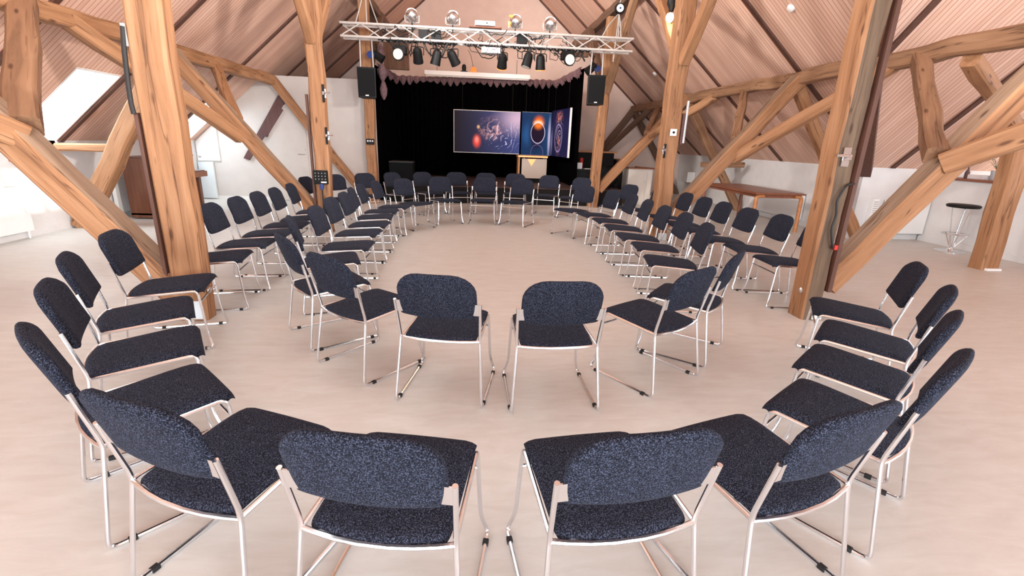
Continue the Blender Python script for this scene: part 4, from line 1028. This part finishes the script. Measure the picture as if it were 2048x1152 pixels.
cv = tag(quick_box('convector', 7.03, 7.13, 7.80, 7.899, .08, .72, M['white'], None, .004), 'narrow white convector left of the wide radiator', 'radiator')
m = MB()
for k in range(12): m.box(7.04, 7.12, 7.797, 7.80, .24+.038*k, .255+.038*k)
m.build('louvre', M['tube'], cv)
tag(quick_box('wall_box', 6.55, 6.79, 14.2, 14.6, .45, .75, M['white'], None, .01), 'white box on the right wall behind the switch post', 'box')
bc = tag(quick_box('bar_counter', 8.12, 8.75, 1.6, 7.86, 0, 1.09, M['wall'], None, .004), 'white bar counter with red brown top at the right edge', 'counter')
MB().box(8.06, 8.8, 1.55, 7.88, 1.09, 1.125).build('counter_top', M['tabletop'], bc, .005)
MB().box(8.105, 8.12, 1.6, 7.86, 0, .09).build('plinth', M['wall'], bc)
pt = empty('potted_plant', (8.42, 7.14, 1.125)); tag(pt, 'small green plant in a grey white pot on the bar counter', 'plant')
MB().lathe([(.055, 0), (.065, .02), (.078, .15), (.07, .15)], 18).build('pot', M['pot'], pt, smooth=True)
m = MB(); random.seed(5)
for k in range(26):
    a = random.uniform(0, 2*PI); r = random.uniform(.02, .13); h = random.uniform(.03, .22); c = Vector((math.cos(a)*r, math.sin(a)*r, .15+h))
    m.tube([(0, 0, .14), tuple(c*.6+Vector((0, 0, .06))), tuple(c)], .003, 4)
    d = Vector((math.cos(a), math.sin(a), .2)).normalized()*.05; s = Vector((-math.sin(a), math.cos(a), 0))*.018
    m.add([c-d*.2, c+d*.5+s, c+d*1.2, c+d*.5-s], [(0, 1, 2, 3)])
m.build('foliage', M['leaf'], pt)
m = MB().lathe([(.04, 0), (.04, .14), (.015, .19), (.015, .24)], 14, (8.4, 6.80, 1.125)); tag(m.build('glass_bottle', M['teal'], smooth=True), 'pale teal bottle on the bar counter at the right edge', 'bottle')
m = MB().lathe([(.035, 0), (.035, .1), (.013, .14), (.013, .18)], 14, (8.36, 7.55, 1.125)); tag(m.build('glass_bottle', M['purple'], smooth=True), 'small dark bottle on the bar counter beside the papers', 'bottle')
tag(quick_box('paper_stack', 8.3, 8.6, 7.22, 7.48, 1.126, 1.19, M['paper'], None, .003), 'white paper stack on the bar counter left of the plant', 'paper')
bs = empty('bar_stool', (7.75, 6.9, 0)); tag(bs, 'chrome bar stool with a round black seat', 'stool')
MB().lathe([(.14, .70), (.20, .705), (.215, .725), (.21, .745), (.19, .755), (.01, .757)], 28).build('seat', M['black'], bs, smooth=True)
MB().lathe([(.21, 0), (.21, .008), (.05, .02), (.035, .045), (.03, .07)], 28).build('base', M['chrome'], bs, smooth=True)
for k in range(3):
    a = 2*PI*k/3+.5; MB().tube([(math.cos(a)*.02, math.sin(a)*.02, .05), (math.cos(a)*.13, math.sin(a)*.13, .70)], .009).build('leg', M['chrome'], bs, smooth=True)
MB().tube([(.17*math.cos(2*PI*k/24), .17*math.sin(2*PI*k/24), .29) for k in range(24)], .008, closed=True).build('foot_ring', M['chrome'], bs, smooth=True)
for k in range(3):
    a = 2*PI*k/3+1.5; MB().tube([(math.cos(a)*.025, math.sin(a)*.025, .06), (math.cos(a)*.17, math.sin(a)*.17, .29)], .009).build('ring_strut', M['chrome'], bs, smooth=True)
for x, y, lab in ((4.373, 7.007, 'round white smoke detector on the right wing ceiling near the top edge'), (4.559, 12.472, 'round white smoke detector on the far right ceiling slope')):
    z = zr(x) if y > YW or x < xv(y) else zw(y)
    Rm = Matrix.Rotation(math.atan(SL), 4, 'Y') if x < xv(y) or y > YW else Matrix.Rotation(-math.atan(SL), 4, 'X')
    tag(MB().lathe([(.055, .005), (.055, -.02), (.04, -.04), (.01, -.045)], 18, (x, y, z), Rm).build('smoke_detector', M['white'], smooth=True), lab, 'detector', 'smoke detectors')

# ------------------------------------------------------------------ light
W_ = bpy.data.worlds.new('sky'); S.world = W_; W_.use_nodes = True
bgn = W_.node_tree.nodes['Background']; bgn.inputs[0].default_value = (.93, .96, 1.0, 1); bgn.inputs[1].default_value = 5.0
def area(name, loc, target, sx, sy, power, col, portal=False):
    l = bpy.data.lights.new(name, 'AREA'); l.shape = 'RECTANGLE'; l.size = sx; l.size_y = sy; l.energy = power; l.color = col
    if portal: l.cycles.is_portal = True
    o = bpy.data.objects.new(name, l); COL.objects.link(o); o.location = loc
    o.rotation_euler = (Vector(target) - Vector(loc)).to_track_quat('-Z', 'Y').to_euler(); return o
# daylight arriving through the glazing behind, the low roof windows and the added, unseen wing and high openings
area('daylight_gable', (.4, YF-.35, 1.5), (.4, 4, 1.9), 9.6, 2.4, 1380, (.80, .91, 1.0))
for h in (SKY1, SKY2):
    y0, y1, x0, x1 = h; nr = Vector((-SL, 0, 1)).normalized(); p = Vector(((x0+x1)/2, (y0+y1)/2, zl((x0+x1)/2))) + nr*.5
    area('daylight_roof', p, p - nr + Vector((.25, .25, 0)), (y1-y0)*1.1, (x1-x0)*1.5, 80, (.76, .89, 1.0))
area('wing_fill', (XE+.2, YRW, 2.2), (2, YRW+3, .5), 6.0, 2.3, 380, (.92, .96, 1.0))  # fill light added at the unseen wing opening
for i, h in enumerate(HIGH):
    y0, y1, x0, x1 = h; xm, ym = (x0+x1)/2, (y0+y1)/2; nr = Vector((-SL, 0, 1)).normalized()
    p = Vector((xm, ym, zl(xm))) + nr*.34
    area('daylight_roof', p, p - nr, (y1-y0)*.9, (x1-x0)*1.1, 14, (1.0, .97, .94))  # fill light behind the added high windows
sun = bpy.data.lights.new('sun', 'SUN'); sun.energy = 6; sun.angle = .01; sun.color = (1, .96, .88)
so = bpy.data.objects.new('sun', sun); COL.objects.link(so); so.rotation_euler = Vector((-.8, .3, -.5)).to_track_quat('-Z', 'Y').to_euler()
# added warm fill spots without fixtures to brighten the floor, and the orange floods of the truss washing the gable
def pspot(name, loc, target, power, col, size=1.6, blend=.9, rad=.12):
    l = bpy.data.lights.new(name, 'SPOT'); l.energy = power; l.color = col; l.spot_size = size; l.spot_blend = blend; l.shadow_soft_size = rad
    o = bpy.data.objects.new(name, l); COL.objects.link(o); o.location = loc; o.rotation_euler = (Vector(target) - Vector(loc)).to_track_quat('-Z', 'Y').to_euler(); return o
for x in (-2.0, 2.9):
    for y in (5.6, 9.4):
        pspot('floor_fill', (x, y, 4.05), (.45, y+1.0, 0), 16, (1, .86, .74), 2.4, 1, .25)
pspot('flood_wash', (-.33, 10.3, 3.8), (.3, 15.4, 4.2), 200, (1, .62, .42), 1.9)
pspot('flood_wash', (1.5, 10.3, 3.8), (1.6, 15.4, 4.6), 130, (1, .55, .34), 1.9)
# fill lamps added without fixtures to brighten the roof slopes
for a, b_, e in (((2.85, 3.0, 3.0), (-3.4, 6.6, 4.2), 2400), ((-1.95, 3.0, 3.0), (4.4, 7.6, 4.0), 950), ((2.85, 7.2, 3.9), (-2.6, 9.6, 4.9), 750), ((-1.95, 7.2, 3.9), (4.3, 11.6, 3.8), 1700), ((-1.7, 10.6, 3.9), (4.6, 12.9, 3.2), 420), ((3.6, 2.4, 2.4), (7.8, 6.2, 3.2), 280), ((-1.7, .9, 2.5), (-4.9, 5.9, 2.6), 330), ((2.85, 1.0, 2.8), (-4.2, 4.6, 3.4), 300)):
    pspot('slope_fill', a, b_, e, (1, .95, .90), 1.75, 1, .2)
pspot('stage_wash', (.6, 10.3, 3.1), (.9, 13.6, 1.65), 150, (1, .95, .92), .9, .8)
pl = bpy.data.lights.new('bulb_light', 'POINT'); pl.energy = 12; pl.color = (1, .8, .55); pl.shadow_soft_size = .05
po = bpy.data.objects.new('bulb_light', pl); COL.objects.link(po); po.location = (3.0, 7.88, 3.3)

# ------------------------------------------------------------------ camera
F_PX, PITCH, ROLL, CAMH, YAW = 952.2, .29943, .03614, 1.462, math.radians(5.5)
cam = bpy.data.cameras.new('camera'); cam.sensor_width = 36; cam.lens = 36*F_PX/2048; cam.clip_start = .05
co = bpy.data.objects.new('camera', cam); COL.objects.link(co)
cp, sp_ = math.cos(PITCH), math.sin(PITCH)
fw = Vector((0, cp, -sp_)); up = Vector((0, sp_, cp)); rt = Vector((1, 0, 0)); c_, s_ = math.cos(ROLL), math.sin(ROLL)
rt, up = rt*c_ + up*s_, up*c_ - rt*s_
Rz = Matrix.Rotation(-YAW, 3, 'Z')
fw, rt, up = Rz @ fw, Rz @ rt, Rz @ up
mw = Matrix((rt, up, -fw)).transposed().to_4x4(); mw.translation = (0, 0, CAMH)
co.matrix_world = mw
S.camera = co
S.view_settings.view_transform = 'Standard'; S.view_settings.look = 'None'; S.view_settings.gamma = 1; S.view_settings.use_curve_mapping = False
S.view_settings.exposure = -0.46
try: S.cycles.use_denoising = True
except Exception: pass
